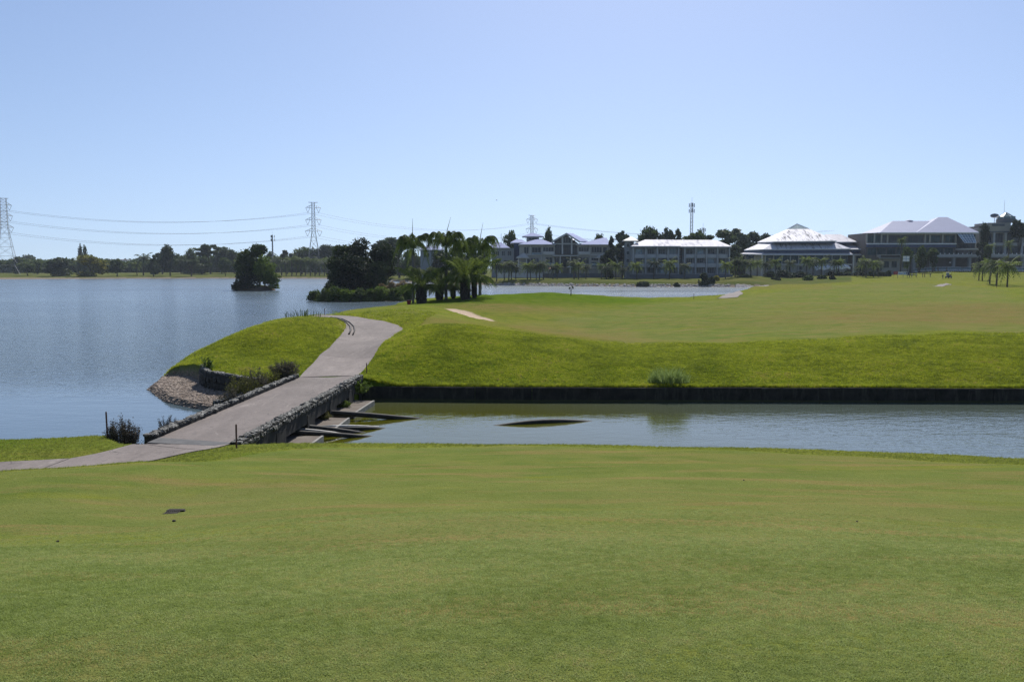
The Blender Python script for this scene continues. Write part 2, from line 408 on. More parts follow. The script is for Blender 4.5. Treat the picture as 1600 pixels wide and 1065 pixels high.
FARC = [cz(465, 592, 1.2), cz(555, 590, 1.2), cz(500, 555, 1.55), cz(585, 560, 1.5), cz(527, 530, 2.0), cz(612, 530, 2.0), cz(540, 514, 2.25), cz(632, 514, 2.35),
    cz(545, 494, 2.7), cz(500, 495, 2.65), cz(590, 502, 2.6), cz(470, 497, 2.65), ctrl(440, 82, 1.7), ctrl(400, 72, 2.0), ctrl(360, 64, 1.2),
    cpy(450, 498, 64), cpy(400, 508, 60), cpy(370, 521, 58), cpy(340, 537, 56), cpy(300, 560, 54), cpy(262, 588, 50),
    cpy(400, 560, 52), cpy(350, 567, 48.6), cpy(380, 582, 46.5), cpy(430, 575, 48.5), cpy(450, 540, 55), cpy(480, 520, 60),
    cpy(500, 507, 66), cpy(320, 567, 49.5), ctrl(420, 45, 1.15),
    cpy(630, 477, 84), cpy(580, 484, 82), cpy(545, 492, 80), cpy(680, 481, 86), cpy(715, 492, 85), cpy(650, 500, 70), cpy(600, 500, 74),
    cpy(660, 508, 60), cpy(710, 507, 61), cpy(750, 514, 60), cpy(850, 527, 60), cpy(950, 538, 60), cpy(1100, 540, 60), cpy(1300, 528, 62), cpy(1450, 522, 62), cpy(1600, 522, 60), cpy(1800, 522, 60),
    cpy(620, 530, 56), cpy(600, 553, 52),
    ctrl(750, 75, 2.25), ctrl(850, 75, 1.65), ctrl(950, 75, 1.4), ctrl(1100, 75, 1.5), ctrl(1300, 75, 2.0), ctrl(1450, 75, 2.2), ctrl(1600, 75, 2.2), ctrl(1800, 75, 2.2),
    ctrl(735, 92, 1.92), ctrl(850, 100, 1.95), ctrl(1000, 100, 1.7), ctrl(1200, 100, 1.9), ctrl(1400, 100, 2.1), ctrl(1600, 100, 2.2), ctrl(1800, 100, 2.2),
    ctrl(620, 105, 2.2), ctrl(650, 122, 1.9), ctrl(697, 128, 2.4), ctrl(727, 124, 2.6), ctrl(750, 135, 2.75), ctrl(727, 106, 2.1), ctrl(790, 135, 2.45), ctrl(822, 138, 2.2),
    ctrl(860, 150, 2.62), ctrl(895, 148, 2.25), ctrl(940, 148, 1.75), ctrl(1000, 148, 1.55), ctrl(1100, 150, 1.65), ctrl(860, 125, 1.9), ctrl(1000, 125, 1.6),
    ctrl(620, 150, 1.5), ctrl(700, 150, 1.8), ctrl(800, 160, 1.8),
    ctrl(1300, 140, 2.1), ctrl(1500, 140, 2.3), ctrl(1150, 200, 1.6), ctrl(1200, 200, 1.85), ctrl(1350, 200, 2.2), ctrl(1500, 200, 2.4), ctrl(1700, 200, 2.0),
    ctrl(1180, 270, 1.5), ctrl(1300, 280, 2.1), ctrl(1450, 280, 2.6), ctrl(1580, 250, 1.5), ctrl(1620, 280, 2.0),
    ctrl(1350, 345, 3.0), ctrl(1450, 345, 3.4), ctrl(1550, 345, 3.0), ctrl(1650, 345, 3.0), ctrl(1250, 330, 1.6), ctrl(1215, 318, 1.0),
    ctrl(1450, 385, 5.1), ctrl(1600, 385, 4.9), ctrl(1500, 385, 5.1), ctrl(1400, 385, 3.8), ctrl(1450, 430, 5.1), ctrl(1650, 430, 5.0),
    ctrl(780, 358, 2.2), ctrl(800, 385, 2.6), ctrl(900, 345, 2.3), ctrl(950, 385, 2.6), ctrl(1000, 330, 2.1), ctrl(1050, 345, 2.5), ctrl(1100, 360, 2.6),
    ctrl(1165, 328, 3.7), ctrl(1130, 325, 2.2), ctrl(1300, 345, 3.4), ctrl(1260, 400, 3.2), ctrl(1150, 400, 3.0), ctrl(700, 400, 2.0),
    ctrl(0, 580, 1.3), ctrl(300, 580, 1.3), ctrl(500, 580, 1.3), ctrl(0, 650, 2.4), ctrl(300, 650, 2.5), ctrl(500, 650, 2.3), ctrl(-300, 600, 1.8), ctrl(640, 500, 1.8),
    ctrl(800, 600, 3.0), ctrl(1100, 600, 3.0), ctrl(1500, 600, 4.5), ctrl(200, 1400, 3), ctrl(800, 1400, 3), ctrl(1500, 1400, 4), ctrl(200, 3500, 3), ctrl(1500, 3500, 3)]
for px in (620, 700, 800, 900, 1000, 1150, 1300, 1450, 1600, 1800):
    FARC.append(ctrl(px, 46.2, 0.78))
for px, z in ((660, 2.0), (750, 1.85), (850, 1.6), (950, 1.4), (1100, 1.4), (1300, 1.55), (1450, 1.7), (1600, 1.75)):
    FARC.append(ctrl(px, 52, z))
fitN, fitF = tps_fit(NEAR), tps_fit(FARC)

def land_height(X, Y):
    X = np.asarray(X, float); Y = np.asarray(Y, float)
    un = np.clip(X/np.maximum(Y, 2.5), -0.75, 0.85); vn = np.log(np.clip(Y, 2.5, 38))
    uf = np.clip(X/np.maximum(Y, 40), -0.75, 0.75); vf = np.log(np.clip(Y, 40, 4000))
    zn = np.clip(tps_eval(fitN, un, vn), 0.3, 5.45); zf = np.clip(tps_eval(fitF, uf, vf), 0.5, 6.5)
    z = zn + (zf-zn)*sstep(36, 40, Y)
    k1 = np.sin(X*.71+Y*.33+1.1)*np.sin(Y*.62-X*.21)+.6*np.sin(X*1.45-Y*.9+2.)*np.sin(Y*1.1+X*.4)+.35*np.sin(X*2.9+Y*1.7)*np.sin(Y*2.3-X*1.3+.7)
    k2 = np.sin(X*.13+Y*.05+.4)*np.sin(Y*.10-X*.04)+.5*np.sin(X*.31+Y*.22)*np.sin(Y*.27+.8)
    offp = 1.0
    amp = np.where(Y < 40, .012, .045)*np.clip((np.hypot(X, Y)-2)/6, 0, 1)*np.where((X < -7.9) & (X > -16) & (Y > 44), .15, 1)
    k3 = np.sin(X*.42+Y*.75+.5)*.6+np.sin(Y*1.15-X*.5+2.2)*.4+np.sin(X*.8+1.)*np.sin(Y*.5)*.5
    z = z + np.where(Y < 30, .045, 0)*k3*np.clip((np.hypot(X, Y)-3)/6, 0, 1)*np.clip((22-Y)/6, 0, 1)
    return z + amp*k1 + np.where(Y > 56, .20, 0)*sstep(56, 80, Y)*np.where(Y > 280, .3, 1)*k2
def height(X, Y, full=False):
    X = np.asarray(X, float); Y = np.asarray(Y, float)
    z = land_height(X, Y)
    d = -sdist(X, Y, WATER)                       # >0 on land
    w = np.where(Y < 60, 0.15 + (2.2-0.15)*sstep(46, 50, Y), 2.2)
    w = np.where((X < -12.2) & (Y > 40), 2.0, w)
    w = np.where(Y < 40, 1.4, w)
    w = np.where(Y > 150, 2.2 + 6.0*sstep(150, 300, Y), w)
    low = -1.1
    wobble = 0.0
    h = low + (z-low)*sstep(-0.25*w, w, d + wobble)
    gb = sdist(X, Y, BEACH)
    hb = np.clip(0.10 + 0.13*d, -0.6, 0.55)
    h = h + (np.minimum(h, hb) - h)*sstep(-0.12, 0.12, gb)
    ds = sdist(X, Y, ISLE_S); h = np.where(ds > -3, np.maximum(h, low + (1.5-low)*sstep(-1.5, 4.5, ds)), h)
    db = sdist(X, Y, ISLE_B); h = np.where(db > -3, np.maximum(h, low + (1.3-low)*sstep(-1.2, 5, db)), h)
    dp = sdist(X, Y, POND); h = h + (-0.8-h)*sstep(-5, 3, dp)
    if full: return h, d, gb, ds, db
    return h
def H1(x, y): return float(height(np.array([x]), np.array([y]))[0])

def radii():
    r = [0.6]
    while r[-1] < 4200:
        q = r[-1]
        if q < 24: s = max(0.05, q*0.018)
        elif q < 50: s = 0.13
        elif q < 66: s = 0.22
        elif q < 170: s = 0.75
        elif q < 400: s = 1.5
        elif q < 700: s = 2.5
        else: s = q*0.05
        r.append(q + s)
    return np.array(r)
rr = radii()
th = np.concatenate([np.linspace(-180, -70, 14)[:-1], np.linspace(-70, -36, 60)[:-1], np.linspace(-36, 36, 640), np.linspace(36, 70, 60)[1:], np.linspace(70, 180, 14)[1:-1]])
th = np.radians(th)
RR, TT = np.meshgrid(rr, th, indexing='ij')
GX, GY = RR*np.sin(TT), RR*np.cos(TT)
gz, gd, gbeach, gis, gib = height(GX, GY, True)
gx, gy = GX, GY
nr, nt = GX.shape
idx = np.arange(nr*nt).reshape(nr, nt)
nxt = np.roll(idx, -1, axis=1)
quads = np.stack([idx[:-1], nxt[:-1], nxt[1:], idx[1:]], -1).reshape(-1, 4)[:, ::-1]
center = nr*nt

# what grows where
FAIRWAY = [P(1010, 535, 1.6), P(930, 527, 1.7), P(875, 512, 1.7), P(862, 497, 1.9), P(900, 483, 1.9), P(1000, 474, 1.6), P(1110, 469, 1.6), P(1180, 461, 1.7), P(1260, 452, 1.9), P(1300, 446, 2.2),
           P(1420, 438, 3.0), P(1500, 440, 3.0), P(1560, 452, 2.2), P(1590, 470, 2.2), P(1800, 482, 2.2), P(2000, 500, 2.2), P(2000, 521, 2.3), P(1600, 521, 2.3), P(1450, 520, 2.2), P(1300, 526, 2.0), P(1120, 536, 1.6)]
uu = GX/np.maximum(GY, 1)
pxx = np.clip(uu*F_PX+800, -600, 2200)
yb = np.interp(pxx, [-600, 0, 200, 330, 400, 500, 900, 1150, 1350, 1600, 1800], [18.6, 19.3, 20.2, 22.5, 25.2, 27.6, 28.1, 27.0, 25.0, 21.9, 20])
rough = np.where(GY < 40, sstep(-0.1, 0.25, GY-yb), 0.0)
rough *= .5
dfw = sdist(GX, GY, FAIRWAY)
rough = np.where(GY >= 40, 1-sstep(-3.5, 3.5, dfw+1.2*np.sin(GX*.9+GY*.3)+.8*np.sin(GX*.37-GY*.5)), rough)
rough = rough*(1-.5*sstep(58, 76, GY))
def blob(px, py, z, rx, ry):
    x, y = P(px, py, z); return np.exp(-(((GX-x)/rx)**2 + ((GY-y)/ry)**2))
dry = 1.0*blob(905, 522, 1.7, 5.0, 8)+0.8*blob(830, 507, 1.8, 5, 8)+1.3*blob(800, 482, 2.0, 9, 9)+0.6*blob(700, 505, 2.6, 3, 5)+0.35*blob(900, 474, 1.9, 8, 12)
dry += 1.2*blob(1570, 495, 2.2, 14, 15)+0.8*blob(1500, 478, 2.3, 14, 14)+0.5*blob(1350, 497, 2.1, 12, 9)+0.55*blob(1500, 550, 1.5, 5, 3)+0.45*blob(1300, 560, 1.4, 5, 2.5)
dry += 1.3*blob(515, 502, 2.6, 2.6, 5)+0.9*blob(450, 505, 2.8, 2.4, 4)+0.3*blob(360, 545, 1.7, 2, 3)+0.4*blob(420, 530, 2.2, 1.5, 3)+0.5*blob(640, 500, 2.8, 3, 6)
dry += 0.35*np.exp(-((GX-8)/7)**2-((GY-24.5)/3)**2)
dry += np.where(GY > 200, 0.55, 0)*np.where((gd > 0) & (gd < 26) & (pxx < 1300), 1, 0.35)
lush = 1.3*blob(862, 461, 2.4, 13, 22)+0.9*blob(940, 465, 1.9, 10, 12)+1.2*blob(740, 470, 2.4, 10, 16)+0.7*blob(1045, 595, 1.1, 8, 3)
lush += 0.8*np.where((GY > 45) & (GY < 60), sstep(59, 50, GY), 0)*sstep(1500, 1050, pxx)+0.7*blob(590, 560, 1.4, 2, 8)
lush += 0.9*np.exp(-((GX+18)/5)**2-((GY-31)/4)**2)
sand = np.zeros_like(GX)
BUNK = [P(694, 486.5, 2.0), P(708, 486.5, 2.0), P(735, 490, 1.9), P(765, 495, 1.9), P(775, 499, 1.9), P(768, 500.5, 1.9), P(740, 497, 1.9), P(712, 491.5, 1.95)]
sand = np.maximum(sand, sstep(-0.15, 0.15, sdist(GX, GY, BUNK)))
SAND2 = [P(516, 497, 2.6), P(528, 500, 2.6), P(536, 507, 2.5), P(540, 513, 2.4), P(531, 512, 2.4), P(522, 504, 2.5)]
sand = np.maximum(sand, 0.75*sstep(-0.3, 0.3, sdist(GX, GY, SAND2)))
grav = sstep(-0.15, 0.1, gbeach)
shore = np.where((GY > 150), (gz < 0.72) & (gz > -0.4), False).astype(float)
shore = np.where(gis > -4, 0, shore); 
mud = np.where(((gis > -4) | (gib > -4)) & (gz < 1.45), 1.0, 0.0)
grav = np.maximum(grav, shore)
gz = gz + np.where((sand > 0.5) & (GY > 80), -0.06, 0)
V = np.c_[GX.ravel(), GY.ravel(), gz.ravel()]
V = np.vstack([V, [[0, 0, 5.33]]])
fan = np.stack([np.full(nt, center), nxt[0], idx[0]], -1)
def ground_mat():
    t = NT('ground'); p = t.pos()
    z1 = t.attr('zone1'); z2 = t.attr('zone2')
    s1 = t.n('ShaderNodeSeparateColor'); t.l(z1.outputs['Color'], s1.inputs[0])
    s2 = t.n('ShaderNodeSeparateColor'); t.l(z2.outputs['Color'], s2.inputs[0])
    rgh, dr, lu = s1.outputs[0], s1.outputs[1], s1.outputs[2]
    gr, sa, mu = s2.outputs[0], s2.outputs[1], s2.outputs[2]
    big = t.noise(p, 0.09, 4, 0.6); mid = t.noise(t.scale(p, 1, 1.0, 1), 0.55, 5, 0.65); fine = t.noise(p, 9, 4, 0.7); vf = t.noise(p, 60, 2, 0.7)
    mpr = t.n('ShaderNodeMapping'); t.l(p, mpr.inputs['Vector']); mpr.inputs['Rotation'].default_value = (0, 0, R(-28)); mpr.inputs['Scale'].default_value = (0.35, 1.4, 1)
    strk = t.noise(mpr.outputs[0], 0.3, 5, 0.7, 0.6)
    # mown turf
    mown = t.mix(t.maprange(mid, 0.3, 0.7), (0.108, 0.152, 0.034), (0.172, 0.190, 0.050))
    mown = t.mix(t.math('MULTIPLY', t.maprange(big, 0.45, 0.7), 0.6), mown, (0.200, 0.196, 0.068))
    mown = t.mix(t.maprange(strk, 0.56, 0.72), mown, (0.178, 0.196, 0.030))
    strk2 = t.noise(t.scale(p, 0.5, 2.2, 1), 0.42, 4, 0.65, 0.4)
    mown = t.mix(t.math('MULTIPLY', t.maprange(strk2, 0.52, 0.66), 0.75), mown, (0.235, 0.180, 0.070))
    rg = t.mix(t.maprange(mid, 0.35, 0.65), (0.115, 0.155, 0.010), (0.225, 0.250, 0.020))
    rg = t.mix(t.math('MULTIPLY', t.maprange(strk, 0.5, 0.7), 0.5), rg, (0.135, 0.125, 0.035))
    col = t.mix(rgh, mown, rg)
    lushc = t.mix(t.maprange(mid, 0.3, 0.7), (0.050, 0.105, 0.006), (0.090, 0.160, 0.008))
    col = t.mix(t.math('MULTIPLY', lu, 0.8), col, lushc)
    dn = t.math('MULTIPLY', dr, t.maprange(t.math('ADD', t.math('MULTIPLY', mid, 0.5), t.math('MULTIPLY', fine, 0.5)), 0.35, 0.6))
    col = t.mix(dn, col, t.mix(t.maprange(fine, .35, .65), (0.235, 0.165, 0.070), (0.165, 0.130, 0.052)))
    farc = t.mix(t.maprange(t.noise(t.scale(p, .3, 1, 1), .12, 4, .7), .35, .65), (0.062, 0.092, 0.026), (0.125, 0.118, 0.048))
    col = t.mix(t.math('MULTIPLY', z2.outputs['Alpha'], 0.85), col, farc)
    worn = t.noise(p, 0.16, 5, 0.7, 0.8); sy = t.n('ShaderNodeSeparateXYZ'); t.l(p, sy.inputs[0]); col = t.mix(t.math('MULTIPLY', t.maprange(worn, 0.56, 0.70), t.maprange(sy.outputs[1], 35, 45, 0.25, 0.5)), col, (0.215, 0.175, 0.075))
    patch = t.noise(p, 0.75, 4, 0.7); col = t.mix(t.math('MULTIPLY', t.maprange(patch, 0.52, 0.7), 0.45), col, t.mix(0.55, col, (0.06, 0.10, 0.01)))
    # brown flecks and pale blades in the close turf
    fl = t.noise(p, 2.6, 4, 0.75)
    fleck = t.math('MULTIPLY', t.maprange(fl, 0.66, 0.76), t.maprange(vf, 0.45, 0.6))
    col = t.mix(t.math('MULTIPLY', fleck, 0.75), col, (0.26, 0.185, 0.045))
    col = t.mix(t.math('MULTIPLY', t.maprange(vf, 0.3, 0.75), 0.45), col, t.mix(0.6, col, (0.012, 0.02, 0.004)))
    col = t.mix(t.math('MULTIPLY', t.maprange(fine, 0.55, 0.75), 0.35), col, (0.20, 0.23, 0.10))
    gcol = t.mix(t.maprange(t.noise(p, 7, 3, 0.7), 0.4, 0.6), (0.29, 0.235, 0.185), (0.16, 0.135, 0.112))
    col = t.mix(gr, col, gcol)
    col = t.mix(mu, col, t.mix(t.maprange(fine, .3, .7), (0.13, 0.095, 0.065), (0.06, 0.05, 0.035)))
    col = t.mix(sa, col, t.mix(t.maprange(fine, .3, .7), (0.50, 0.39, 0.29), (0.40, 0.31, 0.225)))
    n1 = t.bump(t.noise(p, 26, 4, 0.75), 0.9, 0.035)
    lump = t.noise(p, 3.2, 4, 0.7)
    n2 = t.bump(t.math('MULTIPLY', lump, t.math('ADD', t.math('MULTIPLY', rgh, 0.9), 0.1)), 0.8, 0.22, t.bump(fine, 0.5, 0.06, n1))
    return t.done(t.pbr(col, 0.95, 0, 0.0, n2))
me = bpy.data.meshes.new('ground')
allf = [quads]
nv = len(V); mq = len(quads)
me.vertices.add(nv); me.vertices.foreach_set('co', V.astype(np.float32).ravel())
loops = np.concatenate([quads.ravel(), fan[:, ::-1].ravel()]).astype(np.int32)
me.loops.add(len(loops)); me.loops.foreach_set('vertex_index', loops)
me.polygons.add(mq+nt)
ls = np.concatenate([np.arange(mq)*4, mq*4+np.arange(nt)*3]).astype(np.int32)
me.polygons.foreach_set('loop_start', ls)
me.polygons.foreach_set('loop_total', np.concatenate([np.full(mq, 4), np.full(nt, 3)]).astype(np.int32))
me.polygons.foreach_set('use_smooth', np.ones(mq+nt, bool))
me.update(calc_edges=True)
def vcol(me, name, a, b, c, d=None):
    d = np.ones_like(a) if d is None else d
    at = me.attributes.new(name, 'FLOAT_COLOR', 'POINT')
    A = np.stack([np.append(np.clip(q, 0, 1).ravel(), 0) for q in (a, b, c, d)], -1).astype(np.float32)
    at.data.foreach_set('color', A.ravel())
vcol(me, 'zone1', rough, dry, lush); vcol(me, 'zone2', grav, sand, mud, np.where(GY > 290, np.where((pxx > 1330) & (GY < 420), .15, 1.0), 0.0)*sstep(290, 310, GY))
me.materials.append(ground_mat())
ground = link('ground', me); tag(ground, 'rolling golf course turf with mown fairway and rough banks', kind='structure')

# ---------------------------------------------------------------- water
def water_mat():
    t = NT('water'); p = t.pos()
    big = t.noise(t.scale(p, 0.35, 1.0, 1), 0.035, 4, 0.6, 0.8)
    w1 = t.noise(t.scale(p, 0.75, 1.3, 1), 3.2, 3, 0.6, 0.4)
    w2 = t.noise(t.scale(p, 0.6, 1.2, 1), 0.9, 3, 0.6, 0.3)
    w3 = t.noise(p, 0.25, 2, 0.5)
    sp = t.n('ShaderNodeSeparateXYZ'); t.l(p, sp.inputs[0])
    # calm water in the lee of the banks, ruffled by the breeze further out
    far = t.maprange(sp.outputs[1], 44, 70, 0.0, 1.0)
    east = t.math('MULTIPLY', t.maprange(sp.outputs[0], 3, 20), 0.38)
    lee = t.math('MAXIMUM', far, east)
    amp = t.math('MULTIPLY', t.maprange(big, 0.36, 0.62, 0.55, 1.0), t.math('ADD', t.math('MULTIPLY', lee, 0.93), 0.07))
    hgt = t.math('ADD', t.math('MULTIPLY', w1, 0.12), t.math('ADD', t.math('MULTIPLY', w2, 0.28), t.math('MULTIPLY', w3, 0.16)))
    hh = t.math('MULTIPLY', hgt, t.math('MULTIPLY', amp, t.maprange(sp.outputs[0], -14, 4, 1.3, 0.8)))
    b = t.n('ShaderNodeBump'); t.l(hh, b.inputs['Height']); b.inputs['Strength'].default_value = 1.0; b.inputs['Distance'].default_value = 0.62
    gnoise = t.noise(t.scale(p, 0.2, 1.0, 1), 0.02, 3, 0.6)
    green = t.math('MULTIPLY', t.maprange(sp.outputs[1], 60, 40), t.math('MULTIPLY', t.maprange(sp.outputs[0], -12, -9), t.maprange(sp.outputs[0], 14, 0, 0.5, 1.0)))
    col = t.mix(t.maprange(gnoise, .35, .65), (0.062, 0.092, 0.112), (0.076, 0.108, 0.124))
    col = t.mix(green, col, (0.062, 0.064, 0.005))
    rgh = t.math('ADD', t.maprange(amp, 0.0, 1.0, 0.03, 0.12), t.maprange(sp.outputs[1], 60, 400, 0.0, 0.18))
    return t.done(t.pbr(col, rgh, 0, 0.5, b.outputs[0], 1.40))
w = MB(); w.add([(-4000, -300, 0), (4000, -300, 0), (4000, 5000, 0), (-4000, 5000, 0)], [(0, 1, 2, 3)])
# keep the sheet out from under the tee: it ends where the banks begin
wo_ = w.build('water', water_mat()); tag(wo_, 'rippled blue lake and canal water', kind='structure')

# ---------------------------------------------------------------- scattered grass (uncountable)
def tuft_mesh(name, nb, hgt, wid, spread, mat, seed, lean=0.5):
    r = np.random.default_rng(seed); Vt = []; Ft = []
    for i in range(nb):
        a = r.uniform(0, 2*np.pi); rad = spread*math.sqrt(r.uniform()); bx, by = rad*math.cos(a), rad*math.sin(a)
        h = hgt*r.uniform(0.55, 1.1); d = r.uniform(0, 2*np.pi); ln = lean*h*r.uniform(0.2, 1)
        f = r.uniform(0, np.pi); wx, wy = math.cos(f)*wid/2, math.sin(f)*wid/2
        n = len(Vt)
        Vt += [(bx-wx, by-wy, -0.01), (bx+wx, by+wy, -0.01), (bx+ln*.35*math.cos(d)+wx*.8, by+ln*.35*math.sin(d)+wy*.8, h*.6), (bx+ln*.35*math.cos(d)-wx*.8, by+ln*.35*math.sin(d)-wy*.8, h*.6),
               (bx+ln*math.cos(d), by+ln*math.sin(d), h)]
        Ft += [(n, n+1, n+2, n+3), (n+3, n+2, n+4)]
    m = bpy.data.meshes.new(name); m.from_pydata(Vt, [], Ft); m.materials.append(mat); m.update()
    return bpy.data.objects.new(name, m)
def scatter(name, pts, scl, src, label, kind='stuff', parent=None):
    me = bpy.data.meshes.new(name); pts = np.asarray(pts, np.float32)
    me.vertices.add(len(pts)); me.vertices.foreach_set('co', pts.ravel())
    a = me.attributes.new('scl', 'FLOAT', 'POINT'); a.data.foreach_set('value', np.asarray(scl, np.float32))
    a = me.attributes.new('rot', 'FLOAT_VECTOR', 'POINT')
    rt = np.zeros((len(pts), 3), np.float32); rt[:, 2] = rng.uniform(0, 6.283, len(pts)); a.data.foreach_set('vector', rt.ravel())
    me.update()
    o = link(name, me, parent)
    g = bpy.data.node_groups.new(name + '_nodes', 'GeometryNodeTree')
    g.interface.new_socket('Geometry', in_out='INPUT', socket_type='NodeSocketGeometry')
    g.interface.new_socket('Geometry', in_out='OUTPUT', socket_type='NodeSocketGeometry')
    N = g.nodes; L = g.links
    gi = N.new('NodeGroupInput'); go = N.new('NodeGroupOutput')
    oi = N.new('GeometryNodeObjectInfo'); oi.inputs['Object'].default_value = src
    oi.inputs['As Instance'].default_value = True
    ip = N.new('GeometryNodeInstanceOnPoints')
    na = N.new('GeometryNodeInputNamedAttribute'); na.data_type = 'FLOAT'; na.inputs['Name'].default_value = 'scl'
    nb = N.new('GeometryNodeInputNamedAttribute'); nb.data_type = 'FLOAT_VECTOR'; nb.inputs['Name'].default_value = 'rot'
    L.new(gi.outputs[0], ip.inputs['Points']); L.new(oi.outputs['Geometry'], ip.inputs['Instance'])
    L.new(nb.outputs[0], ip.inputs['Rotation']); L.new(na.outputs[0], ip.inputs['Scale'])
    L.new(ip.outputs[0], go.inputs[0])
    md = o.modifiers.new('scatter', 'NODES'); md.node_group = g
    tag(o, label, kind=kind)
    return o
# ---------------------------------------------------------------- cart path and stone bridge
def concrete_mat():
    t = NT('path_concrete'); p = t.pos()
    a = t.noise(t.scale(p, 1.3, 0.35, 1), 0.9, 6, 0.7, 0.5); b = t.noise(p, 5, 5, 0.7); c = t.noise(p, 45, 3, 0.7); bl = t.noise(p, 0.3, 3)
    tint = t.maprange(t.rand(), 0, 1, .82, 1.08)
    col = t.mix(t.maprange(a, 0.3, 0.7), (0.150, 0.126, 0.114), (0.225, 0.192, 0.174))
    col = t.mix(t.maprange(b, 0.52, 0.75), col, (0.095, 0.082, 0.076))
    col = t.mix(t.maprange(t.noise(t.scale(p, 2.2, 0.5, 1), 0.7, 5, 0.8, 1.0), 0.58, 0.70), col, (0.30, 0.262, 0.235))
    col = t.mix(t.math('MULTIPLY', t.maprange(c, 0.4, 0.7), 0.35), col, (0.12, 0.105, 0.10))
    vo = t.n('ShaderNodeTexVoronoi'); vo.feature = 'DISTANCE_TO_EDGE'; vo.inputs['Scale'].default_value = 0.42
    wv = t.n('ShaderNodeVectorMath'); wv.operation = 'ADD'; nn = t.n('ShaderNodeTexNoise'); t.l(p, nn.inputs['Vector']); nn.inputs['Scale'].default_value = 1.4; nn.inputs['Detail'].default_value = 5
    t.l(p, wv.inputs[0]); t.l(nn.outputs['Color'], wv.inputs[1]); t.l(wv.outputs[0], vo.inputs['Vector'])
    crack = t.math('MULTIPLY', t.maprange(vo.outputs['Distance'], 0.010, 0.0), t.maprange(bl, .45, .55))
    col = t.mix(t.math('MULTIPLY', crack, 0.8), col, (0.03, 0.028, 0.026))
    col = t.mix(t.math('MULTIPLY', t.maprange(bl, .5, .68), .5), col, (0.115, 0.098, 0.088))
    hs = t.n('ShaderNodeHueSaturation'); t.l(col, hs.inputs['Color']); t.l(tint, hs.inputs['Value']); col = hs.outputs[0]
    return t.done(t.pbr(col, 0.85, 0, 0.3, t.bump(t.math('ADD', b, t.math('MULTIPLY', c, 0.6)), 0.45, 0.02)))
M['path'] = concrete_mat()
def stone_mat():
    t = NT('rubble_stone'); o = t.obj(); g = t.pos()
    a = t.noise(g, 13, 6, 0.8, 0.6); b = t.noise(g, 40, 4, 0.7); r = t.rand()
    base = t.mix(r, (0.10, 0.097, 0.09), (0.24, 0.232, 0.215))
    col = t.mix(t.maprange(a, 0.42, 0.50), base, (0.020, 0.020, 0.018))
    col = t.mix(t.maprange(a, 0.555, 0.60), col, (0.62, 0.61, 0.57))
    col = t.mix(t.math('MULTIPLY', t.maprange(b, .4, .7), .35), col, (0.10, 0.10, 0.085))
    nz = t.n('ShaderNodeSeparateXYZ'); t.l(t.n('ShaderNodeNewGeometry').outputs['Normal'], nz.inputs[0])
    top_light_lich = t.math('MULTIPLY', t.maprange(nz.outputs[2], .3, .85), t.maprange(a, .50, .60))  # lichen mottle limited to upward faces: lit stone tops painted into the colour
    col = t.mix(top_light_lich, col, (0.46, 0.455, 0.42))
    return t.done(t.pbr(col, 0.95, 0, 0.2, t.bump(t.math('ADD', a, b), 0.8, 0.03)))
M['stone'] = stone_mat()
M['dark_concrete'] = simple('dark_concrete', (0.040, 0.038, 0.033), (0.018, 0.018, 0.016), 1.6, 0.95, bump=0.6, bdist=0.04, space='pos')
M['apron'] = simple('apron', (0.10, 0.078, 0.062), (0.155, 0.135, 0.115), 1.2, 0.95, bump=0.4, space='pos')
M['apron_edge'] = simple('apron_edge', (0.30, 0.29, 0.27), (0.15, 0.145, 0.13), 4, 0.9, bump=0.3, space='pos')
M['wet_black'] = simple('wet_black', (0.020, 0.019, 0.017), (0.035, 0.032, 0.028), 5, 0.75, bump=0.3)

def ribbon(name, L, Rr, nseg, z_over=None, lift=0.03, drop=0.12, mat=None, parent=None, across=5):
    """slab between two edge polylines laid on the ground"""
    L = np.array(L, float); Rr = np.array(Rr, float)
    def resample(A, n):
        d = np.r_[0, np.cumsum(np.hypot(*np.diff(A, axis=0).T))]; s = np.linspace(0, d[-1], n)
        return np.c_[np.interp(s, d, A[:, 0]), np.interp(s, d, A[:, 1])]
    A, B = resample(L, nseg+1), resample(Rr, nseg+1)
    T = np.linspace(0, 1, across+1)
    X = A[:, None, 0]*(1-T)+B[:, None, 0]*T; Y = A[:, None, 1]*(1-T)+B[:, None, 1]*T
    Z = height(X, Y)+lift if z_over is None else np.full(X.shape, z_over)
    m = MB(); n, k = X.shape
    V = [(X[i, j], Y[i, j], Z[i, j]) for i in range(n) for j in range(k)]
    Fs = [(i*k+j, i*k+j+1, (i+1)*k+j+1, (i+1)*k+j) for i in range(n-1) for j in range(k-1)]
    m.add(V, Fs)
    ring = [(i, 0) for i in range(n)] + [(n-1, j) for j in range(1, k)] + [(i, k-1) for i in range(n-2, -1, -1)] + [(0, j) for j in range(k-2, 0, -1)]
    rv = [(X[i, j], Y[i, j], Z[i, j]) for i, j in ring]; rb = [(x, y, z-drop) for x, y, z in rv]; q = len(rv)
    m.add(rv+rb, [(i, (i+1) % q, q+(i+1) % q, q+i) for i in range(q)])
    o = m.build(name, mat or M['path'], parent)
    return o
path = empty('cart_path', (-9.7, 52, 1.3)); tag(path, 'weathered grey concrete golf cart path', kind='structure')
EL, ER = (-11.2, 45.2), (-8.3, 45.8)
DL, DR = (-12.05, 28.75), (-9.25, 27.95)       # near end of the deck, left and right
pl = [EL, P(480, 575, 1.35), P(500, 555, 1.55), P(515, 543, 1.8), P(527, 530, 2.0), P(537, 519, 2.2), P(541, 511, 2.35), P(538, 505, 2.5), P(528, 500.5, 2.6), P(505, 498, 2.65), P(480, 498.2, 2.6)]
